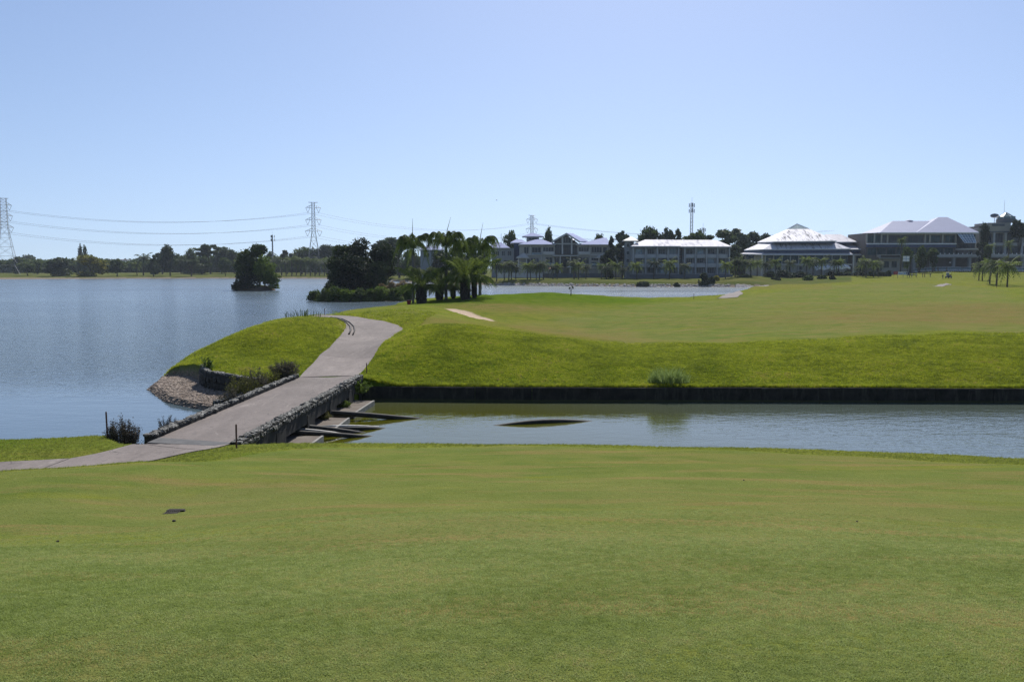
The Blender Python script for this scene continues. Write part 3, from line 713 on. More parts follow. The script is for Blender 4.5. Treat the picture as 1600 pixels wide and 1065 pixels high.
pr = [ER, P(572, 572, 1.35), P(583, 560, 1.5), P(594, 545, 1.8), P(609, 531, 2.0), P(622, 521, 2.2), P(632, 515, 2.35), P(622, 508, 2.5), P(598, 502, 2.6), P(560, 497, 2.65), P(500, 494.2, 2.65)]
def cut(Lp, a, b):      # sub-polyline by vertex index
    return Lp[a:b+1]
marks = [0, 2, 4, 6, 8, 10]
for a, b in zip(marks[:-1], marks[1:]):
    la, ra = cut(pl, a, b), cut(pr, a, b)
    # 2 cm joints
    def shrink(q):
        q = [tuple(p) for p in q]; (x0, y0), (x1, y1) = q[0], q[1]; d = math.hypot(x1-x0, y1-y0)
        q[0] = (x0+(x1-x0)*.03/d, y0+(y1-y0)*.03/d); return q
    ribbon('slab', shrink(la), shrink(ra), 14, parent=path, across=7)
# near run: from the bridge round to the left of the frame
nl = [DL, P(215, 693, 1.2), P(190, 699, 1.2), P(150, 707, 1.2), P(110, 715, 1.2), P(50, 719.5, 1.2), P(0, 722, 1.2), (-20, 25.0), (-26, 24.2), (-40, 23.5)]
nr_ = [DR, (-9.6, 26.6), (-10.6, 25.6), (-12.2, 24.6), (-13.4, 24.0), (-15.0, 23.4), (-16.5, 23.0), (-20, 22.6), (-26, 22.0), (-40, 21.3)]
for a, b in ((0, 1), (1, 4), (4, 7), (7, 9)):
    def shrink(q):
        q = [tuple(p) for p in q]; (x0, y0), (x1, y1) = q[0], q[1]; d = math.hypot(x1-x0, y1-y0)
        q[0] = (x0+(x1-x0)*.04/d, y0+(y1-y0)*.04/d); return q
    ribbon('slab', shrink(cut(nl, a, b)), shrink(cut(nr_, a, b)), 16, parent=path, across=8)
# dark rain gutter let into the inner curve
kb = MB()
curve = [P(545, 523, 2.1), P(548, 517, 2.2), P(547, 511, 2.35), P(541, 505.5, 2.5), P(530, 501, 2.6), P(517, 498.6, 2.65)]
kb.tube([(x, y, H1(x, y)+0.05) for x, y in curve], 0.07, 6)
g2 = kb.build('gutter_pipe', M['wet_black'], path, True)
kb = MB(); kb.tube([(x+.32, y-.10, H1(x, y)+0.05) for x, y in curve], 0.05, 6); kb.build('gutter_pipe', M['wet_black'], path, True)

bridge = empty('stone_bridge', (-10.3, 36.5, 0), 'low concrete cart bridge with rough lichened stone parapets crossing the canal', 'bridge')
m = MB(); m.hexa([(DL[0], DL[1], .92), (DR[0], DR[1], .92), (ER[0], ER[1], .92), (EL[0], EL[1], .92)], [(DL[0], DL[1], 1.235), (DR[0], DR[1], 1.235), (ER[0], ER[1], 1.235), (EL[0], EL[1], 1.235)])
m.build('deck', M['path'], bridge)
def along(a, b, t, off=0.0):
    dx, dy = b[0]-a[0], b[1]-a[1]; d = math.hypot(dx, dy)
    return (a[0]+dx*t + off*dy/d, a[1]+dy*t - off*dx/d)     # off > 0 : to the right of travel
for (A, B, s) in ((DL, EL, -1), (DR, ER, 1)):
    m = MB(); o0, o1 = (0.0, 0.36*s)
    q = [along(A, B, 0, 0.01*s), along(A, B, 0, o1), along(A, B, 1, o1), along(A, B, 1, 0.01*s)]
    if s < 0: q = q[::-1]
    m.hexa([(x, y, .55) for x, y in q], [(x, y, 1.30 if s > 0 else 1.36) for x, y in q])
    m.build('parapet_core', M['dark_concrete'], bridge)
# piers with culvert openings between them
for t0, t1 in ((0.0, .06), (.20, .26), (.42, .48), (.62, .68), (.82, .88), (.965, 1.0)):
    m = MB(); q = [along(DL, EL, t0, -.38), along(DR, ER, t0, .38), along(DR, ER, t1, .38), along(DL, EL, t1, -.38)]
    m.hexa([(x, y, -1) for x, y in q], [(x, y, .9) for x, y in q]); m.build('pier', M['dark_concrete'], bridge)
# rubble stones
def rock_mesh(seed, sx=1, sy=1, sz=1, sub=1, mat=None, rough=.28):
    bm = bmesh.new(); bmesh.ops.create_icosphere(bm, subdivisions=sub, radius=1)
    r = random.Random(seed); o = Vector((r.uniform(-9, 9), r.uniform(-9, 9), 0))
    for v in bm.verts:
        c = v.co.copy(); c = Vector([math.copysign(abs(q)**0.6, q) for q in c]); c *= 1+rough*mnoise.noise(c*1.1+o)
        v.co = Vector((c.x*sx, c.y*sy, c.z*sz))
    me = bpy.data.meshes.new('stone'); bm.to_mesh(me); bm.free(); me.materials.append(mat or M['stone']); return me
SM = [rock_mesh(i, mat=M['stone']) for i in range(8)]
M['stone_shade'] = simple('stone_shade', (.018, .018, .016), (.055, .052, .046), 7, .95, bump=.8, bdist=.03, space='pos')  # darker copy of the stone; the wing wall face's shade is in the colour
SD = [rock_mesh(i+20, mat=M['stone_shade']) for i in range(5)]
def stone_row(A, B, off, z, n, size, parent, jz=.03):
    ln = math.hypot(B[0]-A[0], B[1]-A[1]); ang = math.atan2(B[1]-A[1], B[0]-A[0]); pv = Vector(parent.location)
    for i in range(n):
        t = (i+.5+random.uniform(-.18, .18))/n; x, y = along(A, B, t, off+random.uniform(-.03, .03))
        o = link('stone', random.choice(SM), parent, Vector((x, y, z+random.uniform(-jz, jz)))-pv)
        o.rotation_euler = (random.uniform(-.3, .3), random.uniform(-.3, .3), ang+random.uniform(-.3, .3)+random.choice((0, math.pi)))
        o.scale = (ln/n*.56*random.uniform(.85, 1.2), size[1]*random.uniform(.8, 1.15), size[2]*random.uniform(.8, 1.2))
stone_row(DR, ER, .10, 1.29, 62, (0, .12, .045), bridge, .015); stone_row(DR, ER, .27, 1.29, 66, (0, .12, .05), bridge, .015)
stone_row(DR, ER, .36, 1.14, 58, (0, .055, .10), bridge)
stone_row(DL, EL, -.10, 1.38, 60, (0, .13, .07), bridge, .015); stone_row(DL, EL, -.27, 1.36, 56, (0, .12, .07), bridge, .015)

m = MB(); q = [along(DL, EL, -.035, .02), along(DR, ER, -.02, -.05), along(DR, ER, .012, -.05), along(DL, EL, .016, .02)]
m.hexa([(x, y, 1.10) for x, y in q], [(x, y, 1.248) for x, y in q]); m.build('asphalt_strip', simple('asphalt', (.075, .075, .078), (.12, .12, .118), 3, .95, bump=.5, space='pos'), bridge)
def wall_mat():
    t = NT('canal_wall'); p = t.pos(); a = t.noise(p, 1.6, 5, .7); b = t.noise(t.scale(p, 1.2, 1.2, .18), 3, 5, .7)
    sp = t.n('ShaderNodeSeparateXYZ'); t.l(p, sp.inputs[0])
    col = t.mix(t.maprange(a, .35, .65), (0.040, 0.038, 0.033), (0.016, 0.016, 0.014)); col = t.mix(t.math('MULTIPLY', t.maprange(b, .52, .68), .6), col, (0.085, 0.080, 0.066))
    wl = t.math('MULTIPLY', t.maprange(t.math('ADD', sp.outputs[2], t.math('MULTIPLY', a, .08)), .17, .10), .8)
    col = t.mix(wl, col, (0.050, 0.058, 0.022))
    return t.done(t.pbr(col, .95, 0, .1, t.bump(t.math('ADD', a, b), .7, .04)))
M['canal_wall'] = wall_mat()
# canal retaining wall of cast panels
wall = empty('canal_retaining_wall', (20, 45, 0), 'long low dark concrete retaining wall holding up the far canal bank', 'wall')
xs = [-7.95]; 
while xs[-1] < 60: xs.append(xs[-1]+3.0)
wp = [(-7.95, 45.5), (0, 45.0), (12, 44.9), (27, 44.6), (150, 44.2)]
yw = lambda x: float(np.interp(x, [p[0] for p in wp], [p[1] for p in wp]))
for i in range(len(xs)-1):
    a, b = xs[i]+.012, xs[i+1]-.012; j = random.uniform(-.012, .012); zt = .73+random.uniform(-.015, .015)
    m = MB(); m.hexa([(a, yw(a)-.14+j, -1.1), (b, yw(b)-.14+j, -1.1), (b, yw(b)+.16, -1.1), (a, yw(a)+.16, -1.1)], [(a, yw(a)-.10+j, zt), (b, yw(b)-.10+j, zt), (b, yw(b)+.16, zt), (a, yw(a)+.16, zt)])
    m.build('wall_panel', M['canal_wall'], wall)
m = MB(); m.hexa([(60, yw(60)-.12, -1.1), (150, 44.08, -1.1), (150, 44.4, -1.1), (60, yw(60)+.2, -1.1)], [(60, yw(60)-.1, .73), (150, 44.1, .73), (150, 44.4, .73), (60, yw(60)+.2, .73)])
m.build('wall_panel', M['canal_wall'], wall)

# curved wing wall left of the bridge
wing = empty('curved_wing_wall', (-15.4, 45.6, 0), 'dark curved rubble wall cut into the grass mound above the gravel beach', 'wall')
wl_ = [(-17.35, 48.3), (-16.85, 47.2), (-16.3, 46.3), (-15.5, 45.55), (-14.6, 44.95), (-13.6, 44.4), (-12.6, 43.95)]
wt = [H1(x-.15, y+.9)+.06 for x, y in wl_]
m = MB()
for i in range(len(wl_)-1):
    (x0, y0), (x1, y1) = wl_[i], wl_[i+1]; d = math.hypot(x1-x0, y1-y0); nx, ny = (y1-y0)/d*.2, -(x1-x0)/d*.2
    m.hexa([(x0-nx, y0-ny, -.6), (x1-nx, y1-ny, -.6), (x1+nx, y1+ny, -.6), (x0+nx, y0+ny, -.6)], [(x0-nx, y0-ny, wt[i]), (x1-nx, y1-ny, wt[i+1]), (x1+nx, y1+ny, wt[i+1]), (x0+nx, y0+ny, wt[i])])
m.build('wall_core', M['dark_concrete'], wing)
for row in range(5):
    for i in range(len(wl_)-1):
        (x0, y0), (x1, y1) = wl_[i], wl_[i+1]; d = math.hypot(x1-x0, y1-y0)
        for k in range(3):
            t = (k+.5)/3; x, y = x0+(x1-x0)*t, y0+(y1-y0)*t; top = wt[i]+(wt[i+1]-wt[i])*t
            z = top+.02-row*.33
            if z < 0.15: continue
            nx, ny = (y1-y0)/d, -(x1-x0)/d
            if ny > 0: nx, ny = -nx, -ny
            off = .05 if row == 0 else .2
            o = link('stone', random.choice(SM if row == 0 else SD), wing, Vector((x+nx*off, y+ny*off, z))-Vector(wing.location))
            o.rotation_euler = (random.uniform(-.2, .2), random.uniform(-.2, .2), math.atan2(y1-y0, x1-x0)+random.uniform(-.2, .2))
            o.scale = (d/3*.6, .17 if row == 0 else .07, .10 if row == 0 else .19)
# low wall stub beside the left parapet
stub = empty('low_stone_wall_stub', (-14.0, 42.0, 0), 'short pale capped stone wall stub beside the left bridge parapet and gravel', 'wall')
A, B = P(322, 634, .55), P(350, 617, .9)
B = (-12.2, 43.2); A = (-14.1, 40.6)
m = MB(); q = [along(A, B, 0, -.2), along(A, B, 0, .2), along(A, B, 1, .2), along(A, B, 1, -.2)]
m.hexa([(x, y, -.6) for x, y in q], [(x, y, z) for (x, y), z in zip(q, (.62, .62, 1.05, 1.05))]); m.build('wall_core', M['dark_concrete'], stub)
for i in range(9):
    t = (i+.5)/9; x, y = along(A, B, t, 0)
    o = link('stone', random.choice(SM), stub, Vector((x, y, .64+.43*t))-Vector(stub.location)); o.scale = (.22, .24, .09); o.rotation_euler = (0, 0, math.atan2(B[1]-A[1], B[0]-A[0])+random.uniform(-.2, .2))

# aprons under the right side of the bridge
def apron(corners, z, label):
    pts = [P(a, b, z) for a, b in corners]; c = (sum(p[0] for p in pts)/4, sum(p[1] for p in pts)/4)
    e = empty('concrete_apron', (c[0], c[1], z), label, 'concrete slab', 'concrete aprons below the bridge')
    m = MB(); m.hexa([(x, y, -.8) for x, y in pts], [(x, y, z) for x, y in pts]); m.build('slab_top', M['apron'], e)
    a, b = Vector((*pts[1], z)), Vector((*pts[2], z)); n = Vector(((b-a).y, -(b-a).x, 0)).normalized()*.05
    m = MB(); m.hexa([tuple(a+n-Vector((0, 0, .9))), tuple(b+n-Vector((0, 0, .9))), tuple(b-n-Vector((0, 0, .9))), tuple(a-n-Vector((0, 0, .9)))][::-1], [tuple(a+n+Vector((0, 0, .025))), tuple(b+n+Vector((0, 0, .025))), tuple(b-n+Vector((0, 0, .025))), tuple(a-n+Vector((0, 0, .025)))][::-1])
    m.build('edge_kerb', M['apron_edge'], e)
apron([(400, 704), (472, 704), (504, 681), (436, 680)], .26, 'brown sunken concrete apron nearest the lawn below the bridge')
apron([(478, 669), (524, 669), (545, 653), (493, 651)], .22, 'small weedy concrete apron in the middle below the bridge')
apron([(502, 648), (552, 646.5), (584, 626), (538, 624)], .22, 'brown concrete apron at the foot of the canal wall')
# half sunken black pipes
def pipe(a, b, za, zb, r, label, mat=None):
    A = Vector((*P(*a, za), za)); B = Vector((*P(*b, zb), zb)); 
    e = MB(); mid = (A+B)/2+Vector((0, 0, .04)); e.tube([A, A.lerp(mid, .5)+Vector((0, 0, .01)), mid, mid.lerp(B, .5)+Vector((0, 0, .01)), B], [r, r, r, r*.95, r*.9], 8)
    o = link('sunken_pipe', e.mesh('sunken_pipe', mat or M['wet_black'], True, tuple(A))); o.location = A
    return tag(o, label, 'pipe', 'black pipes sloping into the canal')
pipe((497, 643.5), (662, 656.5), .42, -.10, .12, 'longest black pipe reaching far out into the canal beneath the bridge')
pipe((457, 665), (572, 678.5), .45, -.10, .11, 'thick black pipe uppermost of the crossing bundle by the near apron')
pipe((450, 670), (542, 679.5), .42, .0, .07, 'thin pale topped pipe between two thicker black ones', simple('pipe_grey', (.22, .22, .21), (.10, .10, .10), 4, .5))
pipe((446, 675.5), (586, 684), .42, -.10, .10, 'black pipe lying lowest across the near apron')
pipe((503, 667), (592, 667.5), .22, .02, .07, 'pale weathered pipe lying flat along the water', simple('pipe_pale', (.42, .42, .40), (.2, .2, .19), 4, .6))
pipe((528, 670), (604, 671), .16, -.08, .09, 'short black pipe tip beyond the bundle')
a = Vector((*P(766, 664.5, 0), 0)); b = Vector((*P(930, 657, 0), 0)); e = MB(); pts = []
for i in range(17):
    t = i/16; pts.append(a.lerp(b, t)+Vector((0, 0, -.13+.19*math.sin(math.pi*t))))
e.tube(pts, .12, 10)
o = link('arched_pipe', e.mesh('arched_pipe', M['wet_black'], True, tuple(a))); o.location = a
tag(o, 'black pipe arching just clear of the canal water in midstream', 'pipe')
# marker stakes
M['stake'] = simple('stake', (0.12, 0.055, 0.045), (0.07, 0.04, 0.035), 8, 0.8)
def stake(px, py0, Y, h, label, z=None, r=.028):
    x = xat(px, Y, 1); z = H1(x, Y) if z is None else z
    m = MB(); m.tube([(0, 0, -.1), (0, 0, h*.96), (0, 0, h)], [r, r, r*.5], 6)
    o = link('marker_stake', m.mesh('marker_stake', M['stake'])); o.location = (x, Y, z); o.rotation_euler = (random.uniform(-.02, .02), random.uniform(-.03, .03), 0)
    tag(o, label, 'stake', 'hazard marker stakes')
stake(168, 690, 29.8, .92, 'reddish brown stake on the left bank beside the dry shrub')
stake(370, 698, 27.0, .78, 'reddish brown stake at the near right end of the stone parapet')
stake(573, 583, 47.2, .62, 'dark stake on the bank beside the far end of the bridge')
stake(458, 585, 45.6, .75, 'dark stake in the weeds at the far left of the bridge')
stake(508, 494, 76.5, .62, 'dark stake where the path bends away by the lake')
stake(1084, 467, 150, .95, 'thin dark stake at the lake edge before the far water', r=.05)
stake(1557, 452, 205, 1.0, 'thin dark stake on the fairway near the pond', r=.05)

# other strips of path
def strip(name, pts, z, label, mat='path'):
    n = len(pts)//2; Lp = [P(a, b, z) for a, b in pts[:n]]; Rp = [P(a, b, z) for a, b in pts[n:]]
    o = ribbon(name, Lp, Rp, 24, mat=M[mat], lift=.07, drop=.3, across=8); tag(o, label, kind='structure')
strip('path', [(1128, 454.2), (1134, 458), (1133, 462), (1120, 466.5), (1152, 454.2), (1160, 458), (1161, 461.5), (1152, 466)], 1.65, 'pale concrete cart path cresting the fairway by the lake')
strip('path', [(1457, 441.6), (1468, 438.8), (1478, 437.2), (1468, 441.8), (1478, 439.5), (1488, 437.8)], 3.25, 'pale cart path leading to the buggy')
# ---------------------------------------------------------------- buildings beyond the lake
class Bld:
    def __init__(s, name, px, Y, label, cat='building'):
        s.Y = Y; x = xat(px, Y, 8); s.z0 = H1(x, Y); s.root = empty(name, (x, Y, s.z0), label, cat)
    def X(s, px, dy=0): return xat(px, s.Y, 8)
    def Z(s, py, dy=0): return zat(py, s.Y+dy)
    def box(s, name, mat, px0, px1, py0, py1, d0=0.0, d1=8.0, bottom=None, build=True, parent=None):
        m = MB(); z0 = s.z0-1.5 if bottom == 'g' else s.Z(py1, d0)
        m.box(s.X(px0), s.X(px1), s.Y+d0, s.Y+d1, z0, s.Z(py0, d0))
        return m.build(name, M[mat] if isinstance(mat, str) else mat, parent or s.root)
    def window(s, px0, px1, py0, py1, panes=2, d=-.02, mat='glass', frame='cream_trim', rows=1, name='window'):
        x0, x1, z1, z0 = s.X(px0), s.X(px1), s.Z(py0), s.Z(py1); y = s.Y+d; t = .10
        m = MB()
        m.box(x0, x1, y-.07, y+.06, z0, z0+t); m.box(x0, x1, y-.07, y+.06, z1-t, z1)
        for i in range(panes+1):
            xx = x0+(x1-x0)*i/panes; m.box(max(x0, xx-t/2), min(x1, xx+t/2), y-.06, y+.05, z0+t, z1-t)
        for r in range(1, rows):
            zz = z0+(z1-z0)*r/rows; m.box(x0, x1, y-.065, y+.045, zz-t/2, zz+t/2)
        f = m.build(name, M[frame], s.root)
        for i in range(panes):
            a, b = x0+(x1-x0)*i/panes, x0+(x1-x0)*(i+1)/panes
            MB().box(a+t/2+.003, b-t/2-.003, y-.01, y+.03, z0+t+.003, z1-t-.003).build('pane', M[mat], f)
        return f
    def hip(s, name, mat, el, er, pe, rl, rrr, pr, depth, d0=-1.2, fascia='cream_trim', ft=.35, rfrac=.5, soffit=True):
        """hip roof: eave from px el..er at py pe, ridge px rl..rr at py pr"""
        ya, yb_ = s.Y+d0, s.Y+d0+depth; yr = ya+depth*rfrac
        ze = zat(pe, ya); zr = zat(pr, yr)
        a, b, c, d = xat(el, ya, ze), xat(er, ya, ze), xat(rl, yr, zr), xat(rrr, yr, zr)
        m = MB(); Vv = [(a, ya, ze), (b, ya, ze), (b, yb_, ze), (a, yb_, ze), (c, yr, zr), (d, yr, zr)]
        m.add([Vv[0], Vv[1], Vv[5], Vv[4]], [(0, 1, 2, 3)]); m.add([Vv[1], Vv[2], Vv[5]], [(0, 1, 2)]); m.add([Vv[2], Vv[3], Vv[4], Vv[5]], [(0, 1, 2, 3)]); m.add([Vv[3], Vv[0], Vv[4]], [(0, 1, 2)])
        o = m.build(name, M[mat], s.root)
        MB().box(a+.02, b-.02, ya+.02, yb_-.02, ze-ft, ze-.01).build('eave', M[fascia], s.root)
        return o

# --- mansion with the gabled glass front
b = Bld('gabled_mansion', 880, 384, 'cream three storey mansion with blue roofs and a glazed central gable on the far lawn')
b.box('wall', 'cream', 812, 868, 382.5, 434, 2, 18, 'g'); b.box('wall', 'brown_wall', 868, 902, 378, 434, 2.4, 16, 'g'); b.box('wall', 'cream', 902, 950, 382.5, 434, 2, 18, 'g')
b.Y += 2
b.hip('roof', 'roof_blue', 810, 868, 381.6, 839, 846, 373.5, 20, -1.5, rfrac=.35)
b.hip('roof', 'roof_blue', 900, 953, 381.8, 942, 948, 371.5, 20, -1.5)
b.hip('roof', 'roof_navy', 868, 901, 380.5, 872, 897, 372.6, 22, 3)
m = MB()
# central gable, ridge running back to the right
y0, y1 = b.Y-2.2, b.Y+13
def pp(px, py, y): return (xat(px, y, 18), y, zat(py, y))
A, Bp, Cc = pp(861.5, 377, y0), pp(885, 363.8, y0), pp(906, 377, y0)
A2, B2, C2 = pp(872, 377.5, y1), pp(895, 364.4, y1), pp(920.5, 377.2, y1)
m.add([A, Bp, B2, A2], [(0, 1, 2, 3)]); m.add([Bp, Cc, C2, B2], [(0, 1, 2, 3)])
th_ = Vector((0, 0, -.4)); m.add([tuple(Vector(q)+th_) for q in (A, Bp, B2, A2)], [(3, 2, 1, 0)]); m.add([tuple(Vector(q)+th_) for q in (Bp, Cc, C2, B2)], [(3, 2, 1, 0)])
g = m.build('roof', M['roof_blue'], b.root)
m = MB()
for q0, q1 in ((A, Bp), (Bp, Cc)):
    q0, q1 = Vector(q0), Vector(q1); m.hexa([q0+Vector((0, -.12, -.75)), q1+Vector((0, -.12, -.75)), q1+Vector((0, .1, -.75)), q0+Vector((0, .1, -.75))], [q0+Vector((0, -.12, .06)), q1+Vector((0, -.12, .06)), q1+Vector((0, .1, .06)), q0+Vector((0, .1, .06))])
m.build('gable_board', M['cream_trim'], b.root)
m = MB(); A1, B1, C1 = pp(866, 380, b.Y), pp(885, 367, b.Y), pp(903, 380, b.Y)
m.add([A1, C1, B1, tuple(Vector(A1)+Vector((0, 3, 0))), tuple(Vector(C1)+Vector((0, 3, 0))), tuple(Vector(B1)+Vector((0, 3, 0)))], [(0, 1, 2), (5, 4, 3), (0, 3, 4, 1), (1, 4, 5, 2), (2, 5, 3, 0)])
m.build('gable_wall', M['brown_wall'], b.root)
b.window(880, 891, 370.8, 379.5, 3, d=-.15); 
for px in (878.3, 892.8): b.box('column', 'cream_trim', px-1.1, px+1.1, 369.5 if px > 0 else 0, 397, -1.6, -.6)
b.window(867, 877, 382, 396.5, 3, mat='glass', frame='brown_wall', rows=2); b.window(879.6, 891.6, 382, 396.5, 4, frame='brown_wall', rows=2); b.window(894, 901.6, 382, 396.5, 2, frame='brown_wall', rows=2)
b.box('beam', 'cream_trim', 866, 903, 380.2, 381.8, -.9, -.05)
b.box('canopy', 'cream_trim', 862.5, 903, 398.6, 400.2, -4.2, -.05)
for px in (874.6, 890.5): b.box('column', 'cream_trim', px-.8, px+.8, 400.3, 418, -3.6, -3.0, 'g')
b.window(867, 873, 402, 417, 2, mat='glass'); b.window(876, 889, 402, 417, 3, frame='brown_wall'); b.window(892, 901, 402, 417, 2)
for a_, c_ in ((817, 866), (903.5, 949)):
    b.box('floor_band', 'cream_trim', a_, c_, 397.4, 399.2, -.5, -.05); b.box('floor_band', 'cream_trim', a_, c_, 417.5, 419, -.5, -.05)
for w_ in ((819, 826, 385.5, 396, 2), (831, 845, 386, 395, 3), (848.5, 865, 386, 393, 4), (904, 919.5, 386, 393, 4), (924, 940, 385.5, 394.8, 4), (942, 948, 386, 395, 1)): b.window(*w_)
for px in (828.5, 847, 921.5): b.box('column', 'cream_trim', px-.6, px+.6, 383, 397.3, -.35, -.03)
for w_ in ((829, 842, 402.5, 412, 3), (853, 863, 401.5, 411.5, 2), (905, 920, 402, 412, 3), (924, 935, 402.5, 407, 3), (924, 933, 409, 416, 2), (822, 828, 404, 414, 1)): b.window(*w_)
for px in (846, 850, 865, 922): b.box('column', 'cream_trim', px-.5, px+.5, 399.3, 417.4, -.35, -.03)
b.box('balcony', 'cream_trim', 848, 866, 393.5, 397.3, -1.3, -.06); b.box('balcony', 'cream_trim', 903.5, 921, 393.5, 397.3, -1.3, -.06); b.box('balcony', 'glass_pale', 831, 846, 395, 397.3, -.9, -.07)
b.box('balcony', 'glass_pale', 852, 866, 410.5, 415, -1.1, -.07); b.box('balcony', 'glass_pale', 924, 934, 411, 415, -1.1, -.07)
# corner turrets
for px0, px1, ap in ((806.5, 826.5, 818.5), (931, 950.5, 945)):
    b.hip('turret_roof', 'roof_white', px0, px1, 402, ap-1, ap+1, 395.4, 5.2, -4.2)
    for px in (px0+3.5, px1-4): b.box('column', 'cream_trim', px-.9, px+.9, 403.4, 420, -3.5, -2.9, 'g')
    b.box('turret_wall', 'cream', px0+2, px1-2, 412, 434, -3.4, -.1, 'g')
# square lookout tower
b.box('tower', 'cream', 823.5, 843, 369.2, 384, 8, 14)
b.Y += 8; b.hip('tower_roof', 'roof_blue', 816, 849, 369, 831, 834, 363.8, 9, -1.6); b.window(826, 840, 371.5, 375, 3); b.Y -= 8
b.box('terrace_wall', 'plinth', 862, 950, 427, 434, -7, -6.6, 'g'); b.box('terrace_wall', 'cream_trim', 776, 849, 426.2, 434, -7, -6.6, 'g')
m = MB()
for k in range(7): m.box(b.X(849.3), b.X(861.7), b.Y-7+.4*k, b.Y-6.6+.4*k, b.z0-.3, b.z0+.25*(k+1))
m.build('steps', M['brown_wall'], b.root)

# --- low villa behind, left of the mansion
b = Bld('low_villa', 790, 400, 'low grey villa with bright blue hipped roof behind the palms left of the mansion')
b.box('wall', 'grey_wall', 768, 803, 387.5, 432, 0, 12, 'g'); b.hip('roof', 'roof_blue', 764, 797, 387, 771, 783, 378.5, 13)
b.box('wall', 'blue_fascia', 803.1, 815, 379, 432, 3, 12, 'g'); b.hip('roof', 'roof_blue', 797, 824, 379, 806, 815, 374, 12, 2)
for w_ in ((774, 780, 392, 400), (784, 789, 392, 400), (793, 799, 392, 400), (774, 782, 406, 415), (787, 797, 406, 415)): b.window(*w_, 2)
for px, h in ((768.3, 366.5), (783, 364.5)):
    m = MB(); m.tube([(b.X(px), b.Y+3, b.Z(388)), (b.X(px), b.Y+3, b.Z(h))], .09, 5); m.build('mast', M['steel'], b.root)
b = Bld('blue_roofed_villa', 674, 415, 'blue roofed villa almost hidden behind the palm clump')
b.box('wall', 'grey_wall', 657, 690, 391, 432, 0, 12, 'g'); b.hip('roof', 'roof_blue', 655, 693, 390, 664, 684, 384.5, 14)
for px in (662, 676): b.window(px, px+9, 395, 402, 2)

# --- hotel block
b = Bld('hotel_block', 1063, 360, 'long grey three storey hotel block with bright white metal roof')
b.box('wall', 'grey_wall', 986, 1060, 386, 434, 1.5, 16, 'g'); b.box('wall', 'brown_wall', 1060, 1067, 386, 434, 3.0, 15, 'g'); b.box('wall', 'grey_wall', 1067, 1141, 387, 434, 1.5, 16, 'g')
b.hip('roof', 'roof_pale', 986, 1063.5, 384.3, 1008, 1052, 374.3, 19, -1.0, 'grey_trim', .5)
b.hip('roof', 'roof_pale', 1054, 1144, 385, 1044, 1119, 374.7, 19, -.8, 'grey_trim', .5)
b.Y += 1.5
for fl, (wy0, wy1, by0, by1) in enumerate(((389, 397, 397.3, 402), (403.5, 411, 411.3, 416.5), (418, 427, 427.3, 428.3))):
    for side, bays in ((0, [(990.5, 1006.5), (1009.5, 1024), (1027, 1041), (1044, 1058)]), (1, [(1070, 1084), (1087, 1101), (1104, 1118), (1121, 1135)])):
        b.box('floor_band', 'grey_trim', *((986.5, 1059.5) if side == 0 else (1067.5, 1140.5)), by1, by1+1.0, -1.6, -.04)
        for i, (a_, c_) in enumerate(bays):
            cm = (a_+c_)/2
            b.window(cm-5, cm+4.5, wy0, wy1, 3 if (i+fl) % 3 else 4, mat='glass' if (i*2+fl+side) % 3 else 'glass_pale', frame='grey_trim')
            if fl < 2: b.box('balcony', 'grey_trim', a_, c_, by0, by1-.1, -1.6, -1.3)
        edges = [x for q in bays for x in q]
    for px in (988.5, 1008, 1025.5, 1042.5, 1059, 1068.5, 1085.5, 1102.5, 1119.5, 1138):
        b.box('pilaster', 'grey_trim', px-.9, px+.9, wy0-2.5 if fl == 0 else wy0-1.6, by1-.05, -1.75, -.03)
b.box('plinth', 'plinth', 984, 1143, 428.5, 434, -2.4, -.1, 'g')
b.window(1061, 1066, 390, 400, 1, d=1.3); b.window(1061, 1066, 404, 414, 1, d=1.3)
b = Bld('stair_tower', 985, 362, 'narrow stair tower with small pyramid roof at the left end of the hotel')
b.box('wall', 'grey_wall', 978, 985.6, 376.2, 434, 2, 7, 'g'); b.box('wall', 'brown_wall', 986, 991, 376.2, 384, 2, 7)
b.hip('roof', 'roof_white', 974, 998, 375.8, 985, 987.5, 370, 8, .2)
for py in (380, 392, 404, 416): b.window(979.5, 984, py, py+6, 1, d=1.94)
b = Bld('curved_roof_pavilion', 965, 392, 'small white curved roof pavilion peeping through the dark pine left of the hotel')
b.box('wall', 'grey_wall', 951, 973, 383.5, 433, 2, 10, 'g')
m = MB()
for k in range(8):
    a0, a1 = math.pi*k/8, math.pi*(k+1)/8; cx_, w2, hh = b.X(963), (b.X(976)-b.X(950))/2, 3.0; zb = b.Z(384)
    m.hexa([(cx_-w2*math.cos(a0), b.Y, zb+hh*math.sin(a0)), (cx_-w2*math.cos(a1), b.Y, zb+hh*math.sin(a1)), (cx_-w2*math.cos(a1), b.Y+10, zb+hh*math.sin(a1)), (cx_-w2*math.cos(a0), b.Y+10, zb+hh*math.sin(a0))],
           [(cx_-w2*math.cos(a0), b.Y, zb+.3+hh*math.sin(a0)), (cx_-w2*math.cos(a1), b.Y, zb+.3+hh*math.sin(a1)), (cx_-w2*math.cos(a1), b.Y+10, zb+.3+hh*math.sin(a1)), (cx_-w2*math.cos(a0), b.Y+10, zb+.3+hh*math.sin(a0))])
m.build('roof', M['roof_pale'], b.root)
b.window(953, 960, 388, 398, 2, d=1.9); b.window(963, 971, 388, 398, 2, d=1.9)

